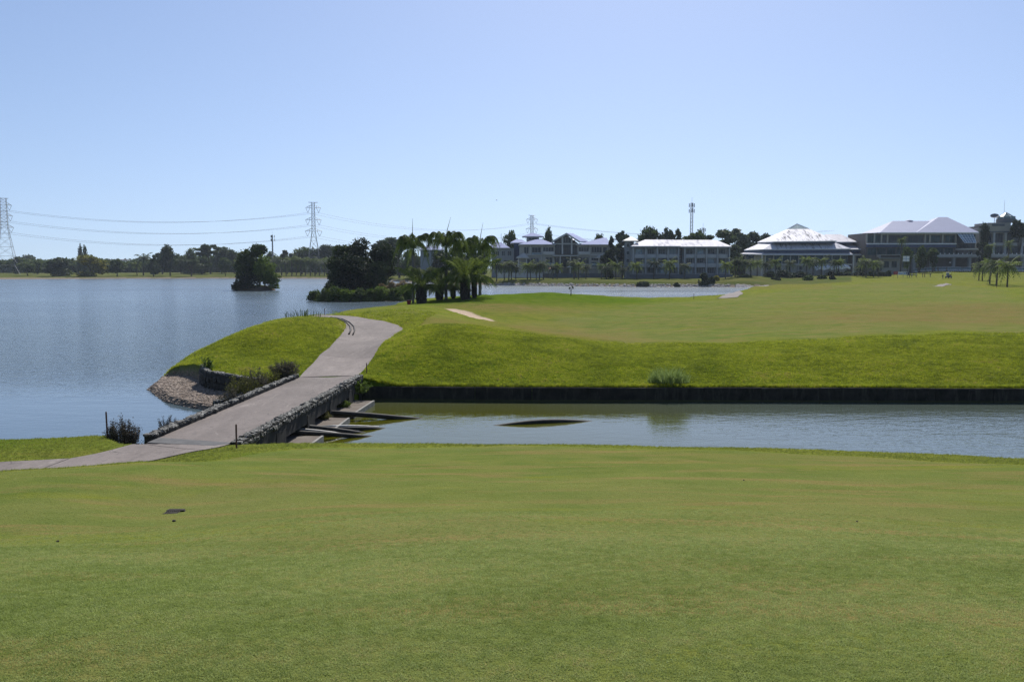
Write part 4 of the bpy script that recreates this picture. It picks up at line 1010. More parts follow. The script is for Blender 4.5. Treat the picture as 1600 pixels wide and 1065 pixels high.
# --- pyramid roofed clubhouse
b = Bld('pyramid_clubhouse', 1250, 398, 'clubhouse under a tiered white pyramid roof streaked with black stains')
Y0 = b.Y
def tier(name, mat, FL, FR, BL, tFL, tFR, tBL, d=34, dt=(10, 24), fasc='white_paint', ft=.4):
    """skewed roof ring: FL/FR front eave corners, BL rear-left corner (px, py at its own depth); t* the upper ring"""
    f = lambda q, y: (xat(q[0], y, 18), y, zat(q[1], y))
    fl, fr, bl = f(FL, Y0-2), f(FR, Y0-2), f(BL, Y0+d); br = (fr[0]+(bl[0]-fl[0])+3, bl[1], bl[2]); 
    ul, ur, ubl = f(tFL, Y0+dt[0]), f(tFR, Y0+dt[0]), f(tBL, Y0+dt[1]); ubr = (ur[0]+(ubl[0]-ul[0]), ubl[1], ubl[2])
    m = MB(); m.add([fl, fr, ur, ul], [(0, 1, 2, 3)]); m.add([bl, fl, ul, ubl], [(0, 1, 2, 3)]); m.add([fr, br, ubr, ur], [(0, 1, 2, 3)]); m.add([br, bl, ubl, ubr], [(0, 1, 2, 3)]); m.add([ul, ur, ubr, ubl], [(0, 1, 2, 3)])
    m.build(name, M[mat], b.root)
    m = MB(); dn = lambda q, s: (q[0], q[1], q[2]-s); q = [fl, fr, br, bl]
    m.hexa([dn(k, ft) for k in q], [dn(k, .01) for k in q]); m.build('eave', M[fasc], b.root)
    return q
def prism(name, mat, q, z0, z1, inset=.0, parent=None):
    c = Vector((sum(k[0] for k in q)/4, sum(k[1] for k in q)/4, 0)); r_ = []
    for k in q:
        v = Vector((k[0], k[1], 0)); v = c+(v-c)*(1-inset); r_.append((v.x, v.y))
    m = MB(); m.hexa([(x, y, z0) for x, y in r_], [(x, y, z1) for x, y in r_]); return m.build(name, M[mat], parent or b.root)
q1 = tier('upper_roof', 'roof_stained', (1207, 377.3), (1307, 376), (1183, 378.2), (1234.5, 357.6), (1264, 357.4), (1229, 358.4), 30, (11, 20))
q2 = tier('middle_roof', 'roof_stained', (1192.6, 389.3), (1329.5, 388.3), (1162.5, 390.6), (1207.5, 379.6), (1307, 379.6), (1186, 380.4), 34, (2.5, 27))
q3 = tier('lower_roof', 'roof_pale', (1191, 397.2), (1333.5, 397.2), (1156, 396.5), (1193.5, 393.8), (1329, 393.8), (1164, 394.2), 37, (-.5, 33), ft=.35)
prism('clerestory', 'blue_fascia', q1, zat(380.5, Y0), zat(377.8, Y0), .04); prism('fascia_band', 'blue_fascia', q2, zat(395, Y0), zat(389.8, Y0), .02)
qw = prism('wall', 'cream', q3, b.z0-1.5, zat(398.3, Y0), .10)
# glass cap
ctr = (xat(1245, Y0+15, 27), Y0+15, zat(349.6, Y0+15))
f = lambda px, py, y: (xat(px, y, 25), y, zat(py, y))
cap = [f(1234.5, 357.4, Y0+11), f(1264, 357.2, Y0+11), f(1259, 357.6, Y0+20), f(1229.5, 357.9, Y0+20)]
m = MB()
for i in range(4): m.add([cap[i], cap[(i+1) % 4], ctr], [(0, 1, 2)])
m.build('glass_cap', simple('cap_glass', (.42, .52, .50), (.22, .30, .30), 1.2, .3), b.root)
m = MB()
for i in range(4):
    m.tube([cap[i], ctr], .12, 4)
    for t in (.2, .4, .6, .8):
        p_ = Vector(cap[i]).lerp(Vector(cap[(i+1) % 4]), t); m.tube([p_, Vector(ctr)+(p_-Vector(ctr))*.12], .07, 4)
m.build('glazing_bars', M['white_paint'], b.root)
yf = Y0-2+2.0
b.Y = yf-.2
for i, px in enumerate(range(1196, 1326, 13)):
    b.window(px, px+11.4, 399.2, 411.5, 3, mat='glass_teal', frame='blue_fascia', rows=2)
    b.box('column', 'cream_trim', px-1.1, px-.3, 398.5, 426, -.6, -.1, 'g')
b.box('floor_band', 'cream_trim', 1190, 1330, 412.3, 414.2, -.9, -.15)
b.box('column', 'cream_trim', 1188.6, 1190.6, 398.5, 430, -1.2, -.3, 'g'); b.box('column', 'cream_trim', 1331, 1333, 398.5, 430, -1.2, -.3, 'g')
for px in (1198, 1212, 1228, 1246): b.window(px, px+7, 416, 422, 2, mat='glass')
b.window(1174, 1186, 399, 411, 3, d=9, mat='glass_teal', frame='blue_fascia')
b = Bld('clubhouse_annex', 1345, 408, 'lower annex with stepped pale roofs joined to the right of the pyramid clubhouse')
b.hip('upper_roof', 'roof_pale', 1288, 1339.5, 377.6, 1290, 1314, 366, 22, 4, 'white_paint')
b.hip('middle_roof', 'roof_pale', 1302, 1361.5, 389, 1304, 1341, 379.4, 26, -.5, 'white_paint')
b.box('fascia_band', 'blue_fascia', 1331, 1359.5, 389.8, 394.8, .5, 24)
b.box('clerestory', 'blue_fascia', 1302, 1337, 378.3, 380.5, 5.2, 20)
b.hip('lower_roof', 'roof_pale', 1334, 1369, 397.3, 1334, 1360, 394, 28, -1.2, 'white_paint', rfrac=.3)
b.box('wall', 'cream', 1334.5, 1366, 398.4, 431, 0, 24, 'g')
for px in (1337, 1346, 1355): b.window(px, px+7.5, 400, 410, 2, mat='glass_teal', frame='blue_fascia')
for px in (1338, 1350): b.window(px, px+6, 415, 423, 2)

# --- main clubhouse, lavender roofs, terrace and buggy arcade
b = Bld('main_clubhouse', 1440, 402, 'large clubhouse with twin lavender hipped roofs and dark glass storeys')
b.box('wall', 'brown_wall', 1352, 1492, 364, 431, 0, 22, 'g'); b.box('wall', 'cream', 1492.2, 1530, 364, 431, 3.5, 22, 'g')
m = MB(); f = lambda px, py, dy: (xat(px, b.Y+dy, 20), b.Y+dy, zat(py, b.Y+dy))
# left roof with a chamfered front-left corner
a0, a1, a2, a3 = f(1345, 365, 12), f(1375, 363, -1.5), f(1478, 363, -1.5), f(1365, 365, 30); r0, r1 = f(1394, 345.2, 13), f(1480, 345.2, 13); e_ = (r1[0], b.Y+30, a3[2])
m.add([a0, a1, r0], [(0, 1, 2)]); m.add([a1, a2, r1, r0], [(0, 1, 2, 3)]); m.add([a3, a0, r0], [(0, 1, 2)]); m.add([e_, a3, r0, r1], [(0, 1, 2, 3)])
m.build('roof', M['roof_lavender'], b.root)
m = MB(); c0, c1 = f(1432, 362.9, -2.2), f(1530, 363, -2.2); s0, s1 = f(1465, 339.2, 14), f(1478.5, 339.2, 14); k0, k1 = (c0[0], b.Y+32, c0[2]), (c1[0], b.Y+32, c1[2])
m.add([c0, c1, s1, s0], [(0, 1, 2, 3)]); m.add([c1, k1, s1], [(0, 1, 2)]); m.add([k0, c0, s0], [(0, 1, 2)]); m.add([k1, k0, s0, s1], [(0, 1, 2, 3)])
m.build('roof', M['roof_lavender'], b.root)
m = MB(); m.hexa([(a0[0], a0[1], a1[2]-.5), (a1[0], a1[1], a1[2]-.5), (a2[0], a2[1], a1[2]-.5), (a2[0], b.Y+29, a1[2]-.5), (a3[0], b.Y+29, a1[2]-.5)], [(a0[0], a0[1], a1[2]-.02), (a1[0], a1[1], a1[2]-.02), (a2[0], a2[1], a1[2]-.02), (a2[0], b.Y+29, a1[2]-.02), (a3[0], b.Y+29, a1[2]-.02)])
m.build('eave', M['white_paint'], b.root); MB().box(c0[0]+.1, c1[0]-.1, b.Y-2.1, b.Y+31, c0[2]-.55, c0[2]-.03).build('eave', M['white_paint'], b.root)
m = MB(); m.lathe([(2.0, 0), (1.6, .3), (.8, .55), (.2, .65)], 10, f(1419, 345.5, 14)); m.build('roof_vent', M['roof_lavender'], b.root)
for a_, c_, mt in ((1353, 1363.3, 'glass_teal'), (1365, 1374.3, 'glass_teal'), (1376, 1382.5, 'glass'), (1387.5, 1415, 'glass'), (1416.5, 1441, 'glass'), (1445.5, 1467, 'glass_teal'), (1474.5, 1489, 'glass_teal')):
    b.window(a_, c_, 367.5, 379, max(1, int((c_-a_)/7)), mat=mt, frame='brown_wall')
for px in (1352.4, 1364.2, 1375.2, 1384.5, 1443.2, 1450.5, 1470.5, 1491): b.box('column', 'cream', px-1, px+1, 364, 380.5, -.6, -.06)
b.box('cornice', 'cream', 1376, 1491, 364.2, 366.8, -.5, -.03)
b.box('balcony_band', 'white_paint', 1352, 1489.5, 380.0, 381.8, -2.2, -.04); b.box('awning', 'blue_fascia', 1352.5, 1489, 382.2, 386.2, -2.0, -.05)
for i in range(9): b.window(1355+15*i, 1368+15*i, 387.6, 398.2, 3, mat='glass_teal', frame='blue_fascia')
# slanted glass canopy with white frame
yb2 = b.Y
q = [f(1494.5, 363.6, -1.0), f(1519, 363.6, -1.0), f(1526, 379.2, -6.5), f(1507.5, 379.2, -6.5)]
m = MB(); m.add(q, [(0, 1, 2, 3)]); m.add([tuple(Vector(k)+Vector((0, .1, -.15))) for k in q], [(3, 2, 1, 0)]); m.build('glass_canopy', M['glass_pale'], b.root)
m = MB()
for t in np.linspace(0, 1, 6): m.tube([Vector(q[0]).lerp(Vector(q[1]), t), Vector(q[3]).lerp(Vector(q[2]), t)], .13, 4)
for t in np.linspace(0, 1, 5): m.tube([Vector(q[0]).lerp(Vector(q[3]), t), Vector(q[1]).lerp(Vector(q[2]), t)], .09, 4)
m.build('canopy_frame', M['white_paint'], b.root)
b.window(1494, 1528, 366, 388, 5, d=3.3, mat='glass', frame='brown_wall', rows=3)
# rotunda porch
m = MB(); cx_, cyy = xat(1512, b.Y, 10), b.Y-1; rad = (b.X(1532)-b.X(1492))/2
m.lathe([(rad, zat(389.4, b.Y)-.3), (rad, zat(388.4, b.Y))], 28, (cx_, cyy+rad*.35, 0)); m.build('porch_roof', M['cream_trim'], b.root)
m = MB(); m.lathe([(rad*.94, zat(398, b.Y)), (rad*.94, zat(390, b.Y)-.35)], 28, (cx_, cyy+rad*.35, 0)); m.build('porch_wall', M['brown_wall'], b.root)
b.Y = cyy+rad*.35-rad*.97; 
for px in (1513, 1517, 1521, 1525): b.box('slot_window', 'glass', px-1.3, px+1.3, 392.5, 396.5, -.3+(px-1511)*.06, .4+(px-1511)*.09)
b.Y = yb2-5
b.box('terrace_slab', 'cream', 1376, 1660, 397.6, 402.2, 0, 14.5)
b.box('parapet', 'grey_trim', 1436, 1660, 397.2, 400.2, -.5, -.05); b.box('cornice', 'grey_wall', 1436, 1660, 400.4, 402.4, -.9, -.06)
m = MB()
for px in range(1440, 1640, 7): m.box(b.X(px)-.16, b.X(px)+.16, b.Y-.45, b.Y-.15, b.Z(397.15), b.Z(395.4))
m.build('parapet_finials', M['white_paint'], b.root)
for px in (1428, 1456, 1490, 1515, 1528, 1567, 1598): b.box('column', 'grey_wall', px-2, px+2, 402.5, 426, -.3, 1.2, 'g')
b.box('arcade_back_wall', 'brown_wall', 1424, 1660, 402.5, 425, 8, 8.5, 'g')
for px in (1428, 1459, 1485):
    m = MB(); m.lathe([(.28, -.28), (.4, 0), (.28, .28)], 8, (b.X(px), b.Y+.4, b.Z(410))); m.build('globe_lamp', M['white_paint'], b.root)
b.box('wall', 'cream', 1381, 1424, 399.5, 431, 2, 12, 'g'); b.box('balcony_band', 'grey_wall', 1375, 1406, 399, 404, 0, 1.9)
for px in (1384, 1396, 1412): b.window(px, px+8, 408, 418, 2, d=1.9, mat='glass_teal', frame='brown_wall')

# --- right hand tower block with dome and dish
b = Bld('tower_block', 1565, 408, 'stepped cream tower block topped by a glass dome, a dish and a mast')
b.box('wall', 'cream', 1531, 1660, 361, 431, 2, 22, 'g'); b.box('parapet', 'cream', 1527, 1546, 356, 361.2, 1.2, 12); b.box('parapet', 'brown_wall', 1531, 1545.5, 353.2, 356, 2.2, 12)
b.box('upper_block', 'cream', 1544.3, 1579, 348, 361, 1.4, 14); b.box('upper_block', 'brown_wall', 1579.3, 1660, 352, 361, 4, 16)
b.box('sign_band', 'plinth', 1549.5, 1569, 349.6, 353.2, 1.15, 1.36)
b.box('cornice', 'plinth', 1529, 1660, 361.4, 363.2, 1.2, 1.96)
b.Y += 1.96
for a_, c_ in ((1532, 1547), (1551.5, 1565), (1571, 1591), (1596, 1612)):
    b.window(a_, c_, 364.5, 379, 3, frame='plinth'); b.window(a_, c_, 384.5, 397, 3, frame='plinth')
b.box('balcony_band', 'grey_trim', 1531, 1660, 379.8, 383.2, -.8, -.05)
for px in (1549, 1567, 1593): b.box('column', 'grey_trim', px-1.6, px+1.6, 363.5, 397.5, -1.4, -.9)
b.Y -= 1.96
# dome
m = MB(); zc = zat(348, b.Y+7); cx_, cyy = xat(1571.5, b.Y+7, 28), b.Y+7; s = .298
m.lathe([(4.4, zc), (4.4, zc+1.7)], 8, (cx_, cyy, 0)); m.build('dome_drum', M['plinth'], b.root)
m = MB(); prof = [(4.0, zc+1.72), (3.9, zc+2.9), (3.1, zc+3.0), (0.05, zc+5.0)]; m.lathe(prof, 8, (cx_, cyy, 0)); m.build('glass_dome', simple('dome_glass', (.16, .24, .24), (.10, .15, .16), 1, .2), b.root)
m = MB()
for k in range(8):
    a_ = 2*math.pi*k/8; m.tube([(cx_+r_*math.cos(a_)*1.02, cyy+r_*math.sin(a_)*1.02, z_) for r_, z_ in prof], .09, 4)
m.build('dome_ribs', M['white_paint'], b.root)
m = MB(); x_ = xat(1568.5, b.Y+5, 30); m.tube([(x_, b.Y+5, zat(348, b.Y+5)), (x_, b.Y+5, zat(313, b.Y+5))], [.12, .05], 5); m.build('mast', M['white_paint'], b.root)
m = MB(); x_ = xat(1553.5, b.Y+4, 28); dz = zat(338.5, b.Y+4); m.tube([(x_, b.Y+4, zat(348, b.Y+4)), (x_, b.Y+4, dz)], .12, 5); d_ = m.build('dish_post', M['steel'], b.root)
m = MB(); R_ = Matrix.Rotation(R(-18), 4, 'Y') @ Matrix.Rotation(R(32), 4, 'X'); Vv = []; ff = []
for j, (r_, z_) in enumerate(((.1, 0), (1.0, .12), (1.9, .5))):
    for k in range(14): Vv.append(tuple(Vector((x_, b.Y+4, dz))+R_@Vector((r_*math.cos(k*math.pi/7), r_*math.sin(k*math.pi/7), z_))))
for j in range(2):
    for k in range(14): ff.append((j*14+k, j*14+(k+1) % 14, (j+1)*14+(k+1) % 14, (j+1)*14+k))
ff.append(tuple(range(14))); m.add(Vv, ff); m.build('dish', M['plinth'], b.root)

# far flat roofed shed beyond the left trees
b = Bld('flyover', 185, 900, 'distant flat white and red roof showing beyond the left shore trees')
b.box('deck', 'white_paint', 168, 199, 405.8, 407.4, 0, 14); b.box('edge_stripe', simple('red_stripe', (.32, .10, .07)), 170, 190, 405.2, 405.8, -.3, 13)
for px in (172, 180, 190, 197): b.box('column', 'grey_trim', px-.7, px+.7, 407.5, 425, 2, 5, 'g')
# white shade cover by the clubhouse and the red board
b = Bld('white_shade_sails', 1298, 392, 'row of bright white shade covers under the palms before the clubhouse', 'canopy')
m = MB(); xs_ = np.linspace(1271, 1325, 9)
for i in range(8):
    for j in range(2):
        zt = lambda k, e: zat(419.5-(1.9 if k % 2 else 0)-(k*.28), b.Y)+e*.8
        A_, B_ = b.X(xs_[i]), b.X(xs_[i+1]); 
        if j == 0: m.add([(A_, b.Y-3, zt(i, 0)), (B_, b.Y-3, zt(i+1, 0)), (B_, b.Y, zt(i+1, 1)), (A_, b.Y, zt(i, 1))], [(0, 1, 2, 3)])
        else: m.add([(A_, b.Y-3, zt(i, 0)-.9), (B_, b.Y-3, zt(i+1, 0)-.9), (B_, b.Y-3, zt(i+1, 0)), (A_, b.Y-3, zt(i, 0))], [(0, 1, 2, 3)])
m.build('fabric', M['white_paint'], b.root)
m = MB()
for px in xs_: m.tube([(b.X(px), b.Y-2.9, b.z0), (b.X(px), b.Y-2.9, b.Z(421))], .07, 5)
m.build('posts', M['steel'], b.root)
# ---------------------------------------------------------------- trees, palms, shrubs
def cards(C, size, r, droop=0.0, asp=1.0):
    """random leaf sprays: C (n,3) centres, size (n,)"""
    n = len(C)
    a = r.normal(size=(n, 3)); a /= np.linalg.norm(a, axis=1)[:, None]
    b = r.normal(size=(n, 3)); b -= (a*b).sum(1)[:, None]*a; b /= np.linalg.norm(b, axis=1)[:, None]
    a = a*size[:, None]*asp; b = b*size[:, None]
    # four-cornered leafy diamond, slightly folded
    c = np.cross(a, b); c /= (np.linalg.norm(c, axis=1)[:, None]+1e-9); c = c*size[:, None]*0.25
    V = np.stack([C-a, C-b*.6+c, C+a, C+b*.6+c], 1).reshape(-1, 3)
    Fq = np.arange(n*4).reshape(-1, 4)
    return V, Fq
def crown_pts(kind, n, r, h, w, base):
    """points in a lumpy crown. h: total height, w: crown width, base: fraction where the crown begins"""
    K = {'round': 16, 'umbrella': 18, 'column': 12, 'pine': 16, 'open': 22, 'bush': 14}[kind]
    cs = []; rs = []
    for i in range(K):
        a = r.uniform(0, 2*np.pi)
        if kind == 'round':
            t = r.uniform(0, 1); rad = w/2*math.sqrt(max(0.05, 1-(2*t-1)**2*0.8))*r.uniform(.3, .75); z = h*(base+(1-base)*(0.12+.76*t)); q = w*r.uniform(.16, .27)
        elif kind == 'umbrella':
            t = r.uniform(.55, 1); rad = w/2*r.uniform(.1, .85); z = h*(base+(1-base)*(t-.1*(rad/w)**2)); q = w*r.uniform(.10, .2)
        elif kind == 'column':
            t = i/(K-1); rad = w*.12*r.uniform(0, 1); z = h*(base+(1-base)*t*.96); q = w*.42*(1-.75*t**1.6)
        elif kind == 'pine':
            t = i/(K-1); rad = w*.5*(1-t*.75)*r.uniform(.2, .8); z = h*(base+(1-base)*t*.95); q = w*r.uniform(.12, .2)*(1-.4*t)
        elif kind == 'open':
            t = r.uniform(.15, 1); rad = w/2*r.uniform(.2, .92)*math.sqrt(max(.1, 1-(t-.5)**2*2)); z = h*(base+(1-base)*t*.95); q = w*r.uniform(.07, .13)
        else:
            t = r.uniform(0, .75); rad = w/2*(1-t*.7)*r.uniform(.2, .8); z = h*(base+(1-base)*t); q = w*r.uniform(.16, .26)
        cs.append((rad*math.cos(a), rad*math.sin(a), z)); rs.append(q)
    cs = np.array(cs); rs = np.array(rs)
    p = rs**2; p /= p.sum(); k = r.choice(K, n, p=p)
    d = r.normal(size=(n, 3)); d /= np.linalg.norm(d, axis=1)[:, None]
    rad = rs[k]*(r.uniform(0.35, 1.0, n)**0.6)*(1+.25*r.normal(size=n)*.5)
    zsq = {'umbrella': .45, 'column': 1.3, 'open': .7, 'pine': .7}.get(kind, .85)
    out = cs[k]+d*rad[:, None]*np.array([1, 1, zsq]); out[:, 2] = np.maximum(out[:, 2], 0.05)
    return out, cs, rs
def tree_meshes(kind, seed, h, w, base, n, size, lm, bark='bark', trunk_r=None):
    r = np.random.default_rng(seed)
    C, cs, rs = crown_pts(kind, n, r, h, w, base)
    V, Fq = cards(C, size*r.uniform(.55, 1.25, n), r)
    crown = mesh_np('crown', V, Fq, M[lm])
    m = MB(); tr = trunk_r or h*.022; fork = h*max(base*.9, .18)
    bend = (r.uniform(-.03, .03)*h, r.uniform(-.03, .03)*h)
    m.tube([(0, 0, -.3), (0, 0, .05*h), (bend[0]*.5, bend[1]*.5, fork*.6), (bend[0], bend[1], fork)], [tr*1.5, tr*1.1, tr*.9, tr*.8], 7)
    for i in range(min(len(cs), 10)):
        e = cs[i]; mid = (bend[0]*.6+e[0]*.45, bend[1]*.6+e[1]*.45, fork+(e[2]-fork)*.6)
        if e[2] > fork*.8: m.tube([(bend[0], bend[1], fork*.93), mid, tuple(e)], [tr*.55, tr*.34, tr*.14], 5)
    trunk = m.mesh('trunk', M[bark], True)
    return trunk, crown
TREE_CACHE = {}
def place_tree(name, x, y, key, label, cat, group=None, sc=1.0, scz=None, rz=None, z=None, build=None):
    e = empty(name, (x, y, (H1(x, y) if z is None else z)-.05), label, cat, group, rz=random.uniform(0, 6.28) if rz is None else rz)
    for part, me in build:
        o = link(part, me, e); o.scale = (sc, sc, scz or sc)
    return e
def get(kind, var, lm, n=1500, size=.055, base=.25, w=.8):
    k = (kind, var, lm, n, size, base, w)
    if k not in TREE_CACHE:
        TREE_CACHE[k] = tree_meshes(kind, hash((kind, var)) % 9999 if False else (sum(map(ord, kind))*7+var*131), 10.0, 10.0*w, base, n, 10.0*size, lm)
    return TREE_CACHE[k]
def tree_px(name, px, ybase, ytop, wpx, Y, kind, lm, label, cat='tree', group=None, var=0, base=.22, n=1500, size=.05, z=None):
    x = xat(px, Y, 3); z = H1(x, Y) if z is None else z
    h = zat(ytop, Y)-z; w = wpx/F_PX*Y
    tm, cm = get(kind, var, lm, n, size, base, 0.8)
    e = empty(name, (x, Y, z-.05), label, cat, group, rz=random.uniform(0, 6.28))
    s = h/10*1.03; sx = w/8.0*(1.25 if base < .3 else 1.7)*(1.0 if kind != 'column' else 1.6)
    for part, me in (('trunk', tm), ('crown', cm)):
        o = link(part, me, e); o.scale = (sx, sx, s)
    return e

# coconut / royal palms -----------------------------------------------------
def frond_mesh(L, nl, lw, ll, sag, lift, r, mat, fold=.5, width=1.0, name='frond'):
    """arching frond along +X"""
    pts = []
    for i in range(nl+1):
        t = i/nl; pts.append(Vector((L*(t-.12*t*t*sag), 0, L*(lift*t-sag*.62*t*t))))
    Vt, Ft = [], []
    def quad(a, b, c, d):
        n = len(Vt); Vt.extend([tuple(a), tuple(b), tuple(c), tuple(d)]); Ft.append((n, n+1, n+2, n+3))
    for i in range(nl):
        w0 = lw*.9*(1-i/nl)+.02; w1 = lw*.9*(1-(i+1)/nl)+.02; a, b = pts[i], pts[i+1]
        quad(a+Vector((0, -w0, 0)), b+Vector((0, -w1, 0)), b+Vector((0, w1, 0)), a+Vector((0, w0, 0)))
    for i in range(1, nl+1):
        t = i/nl; p = pts[i]; d = (pts[i]-pts[i-1]).normalized()
        le = ll*math.sin(math.pi*min(1, t*.86+.12))**.7*r.uniform(.85, 1.1)
        for s in (-1, 1):
            side = Vector((0, s, 0)); out = (side*.85+d*.55+Vector((0, 0, -fold*r.uniform(.6, 1.5)))).normalized()
            tip = p+out*le+Vector((0, 0, -le*.25*fold)); wv = d*lw*width
            quad(p-wv, p+wv, p+wv*.7+out*le*.6, p-wv*.7+out*le*.6); quad(p-wv*.7+out*le*.6, p+wv*.7+out*le*.6, tip+wv*.1, tip-wv*.1)
    m = bpy.data.meshes.new(name); m.from_pydata(Vt, [], Ft); m.materials.append(M[mat]); m.update(); return m
def palm_crown_mesh(seed, nf, L, mat, nl=7, ll=.7, lw=.09, droop=(.3, 1.2), lift=(-.2, 1.1)):
    r = random.Random(seed); V_, F_ = [], []
    for i in range(nf):
        t = (i+.5)/nf; fm = frond_mesh(L*r.uniform(.85, 1.1), nl, lw, ll, r.uniform(*droop), lift[1]+(lift[0]-lift[1])*t, r, mat)
        R_ = Matrix.Rotation(i*2.399+r.uniform(-.2, .2), 4, 'Z'); n = len(V_)
        V_ += [tuple(R_@v.co) for v in fm.vertices]; F_ += [tuple(k+n for k in p.vertices) for p in fm.polygons]
        bpy.data.meshes.remove(fm)
    m = bpy.data.meshes.new('crown'); m.from_pydata(V_, [], F_); m.materials.append(M[mat]); m.update(); return m
def palm_trunk_mesh(h, r0, r1, seed, mat='bark_pale', lean=.06, bulge=0):
    r = random.Random(seed); a = r.uniform(0, 6.28); m = MB(); pts = []; rad = []
    for i in range(8):
        t = i/7; k = lean*h*t*t; pts.append((k*math.cos(a), k*math.sin(a), h*t-.25*(i == 0))); rad.append((r0+(r1-r0)*t)*(1+bulge*math.sin(math.pi*min(1, t*1.1))*.5))
    m.tube(pts, rad, 8); return m.mesh('trunk', M[mat], True), pts[-1]
PALMS = []
for v in range(4):
    tm, top = palm_trunk_mesh(4.6, .19, .12, 40+v, 'bark')
    PALMS.append((tm, palm_crown_mesh(50+v, 26, 2.6, 'palm_leaf_grey' if v % 2 else 'palm_leaf', 8, .75, .10, (.9, 1.7), (-.3, 1.3)), top))
def small_palm(px, ybase, ytop, Y, label, group, v=0, spread=1.0, name='coconut_palm', cat='palm'):
    x = xat(px, Y, 3); z = H1(x, Y); H = max(2.5, zat(ytop, Y)-z)     # overall height to the crown top
    tm, cm, top = PALMS[v % 4]; s = H/5.9
    e = empty(name, (x, Y, z-.05), label, cat, group, rz=random.uniform(0, 6.28))
    link('trunk', tm, e, scl=(s, s, s)); link('crown', cm, e, loc=Vector(top)*s, scl=(s*spread,)*3)
    return e

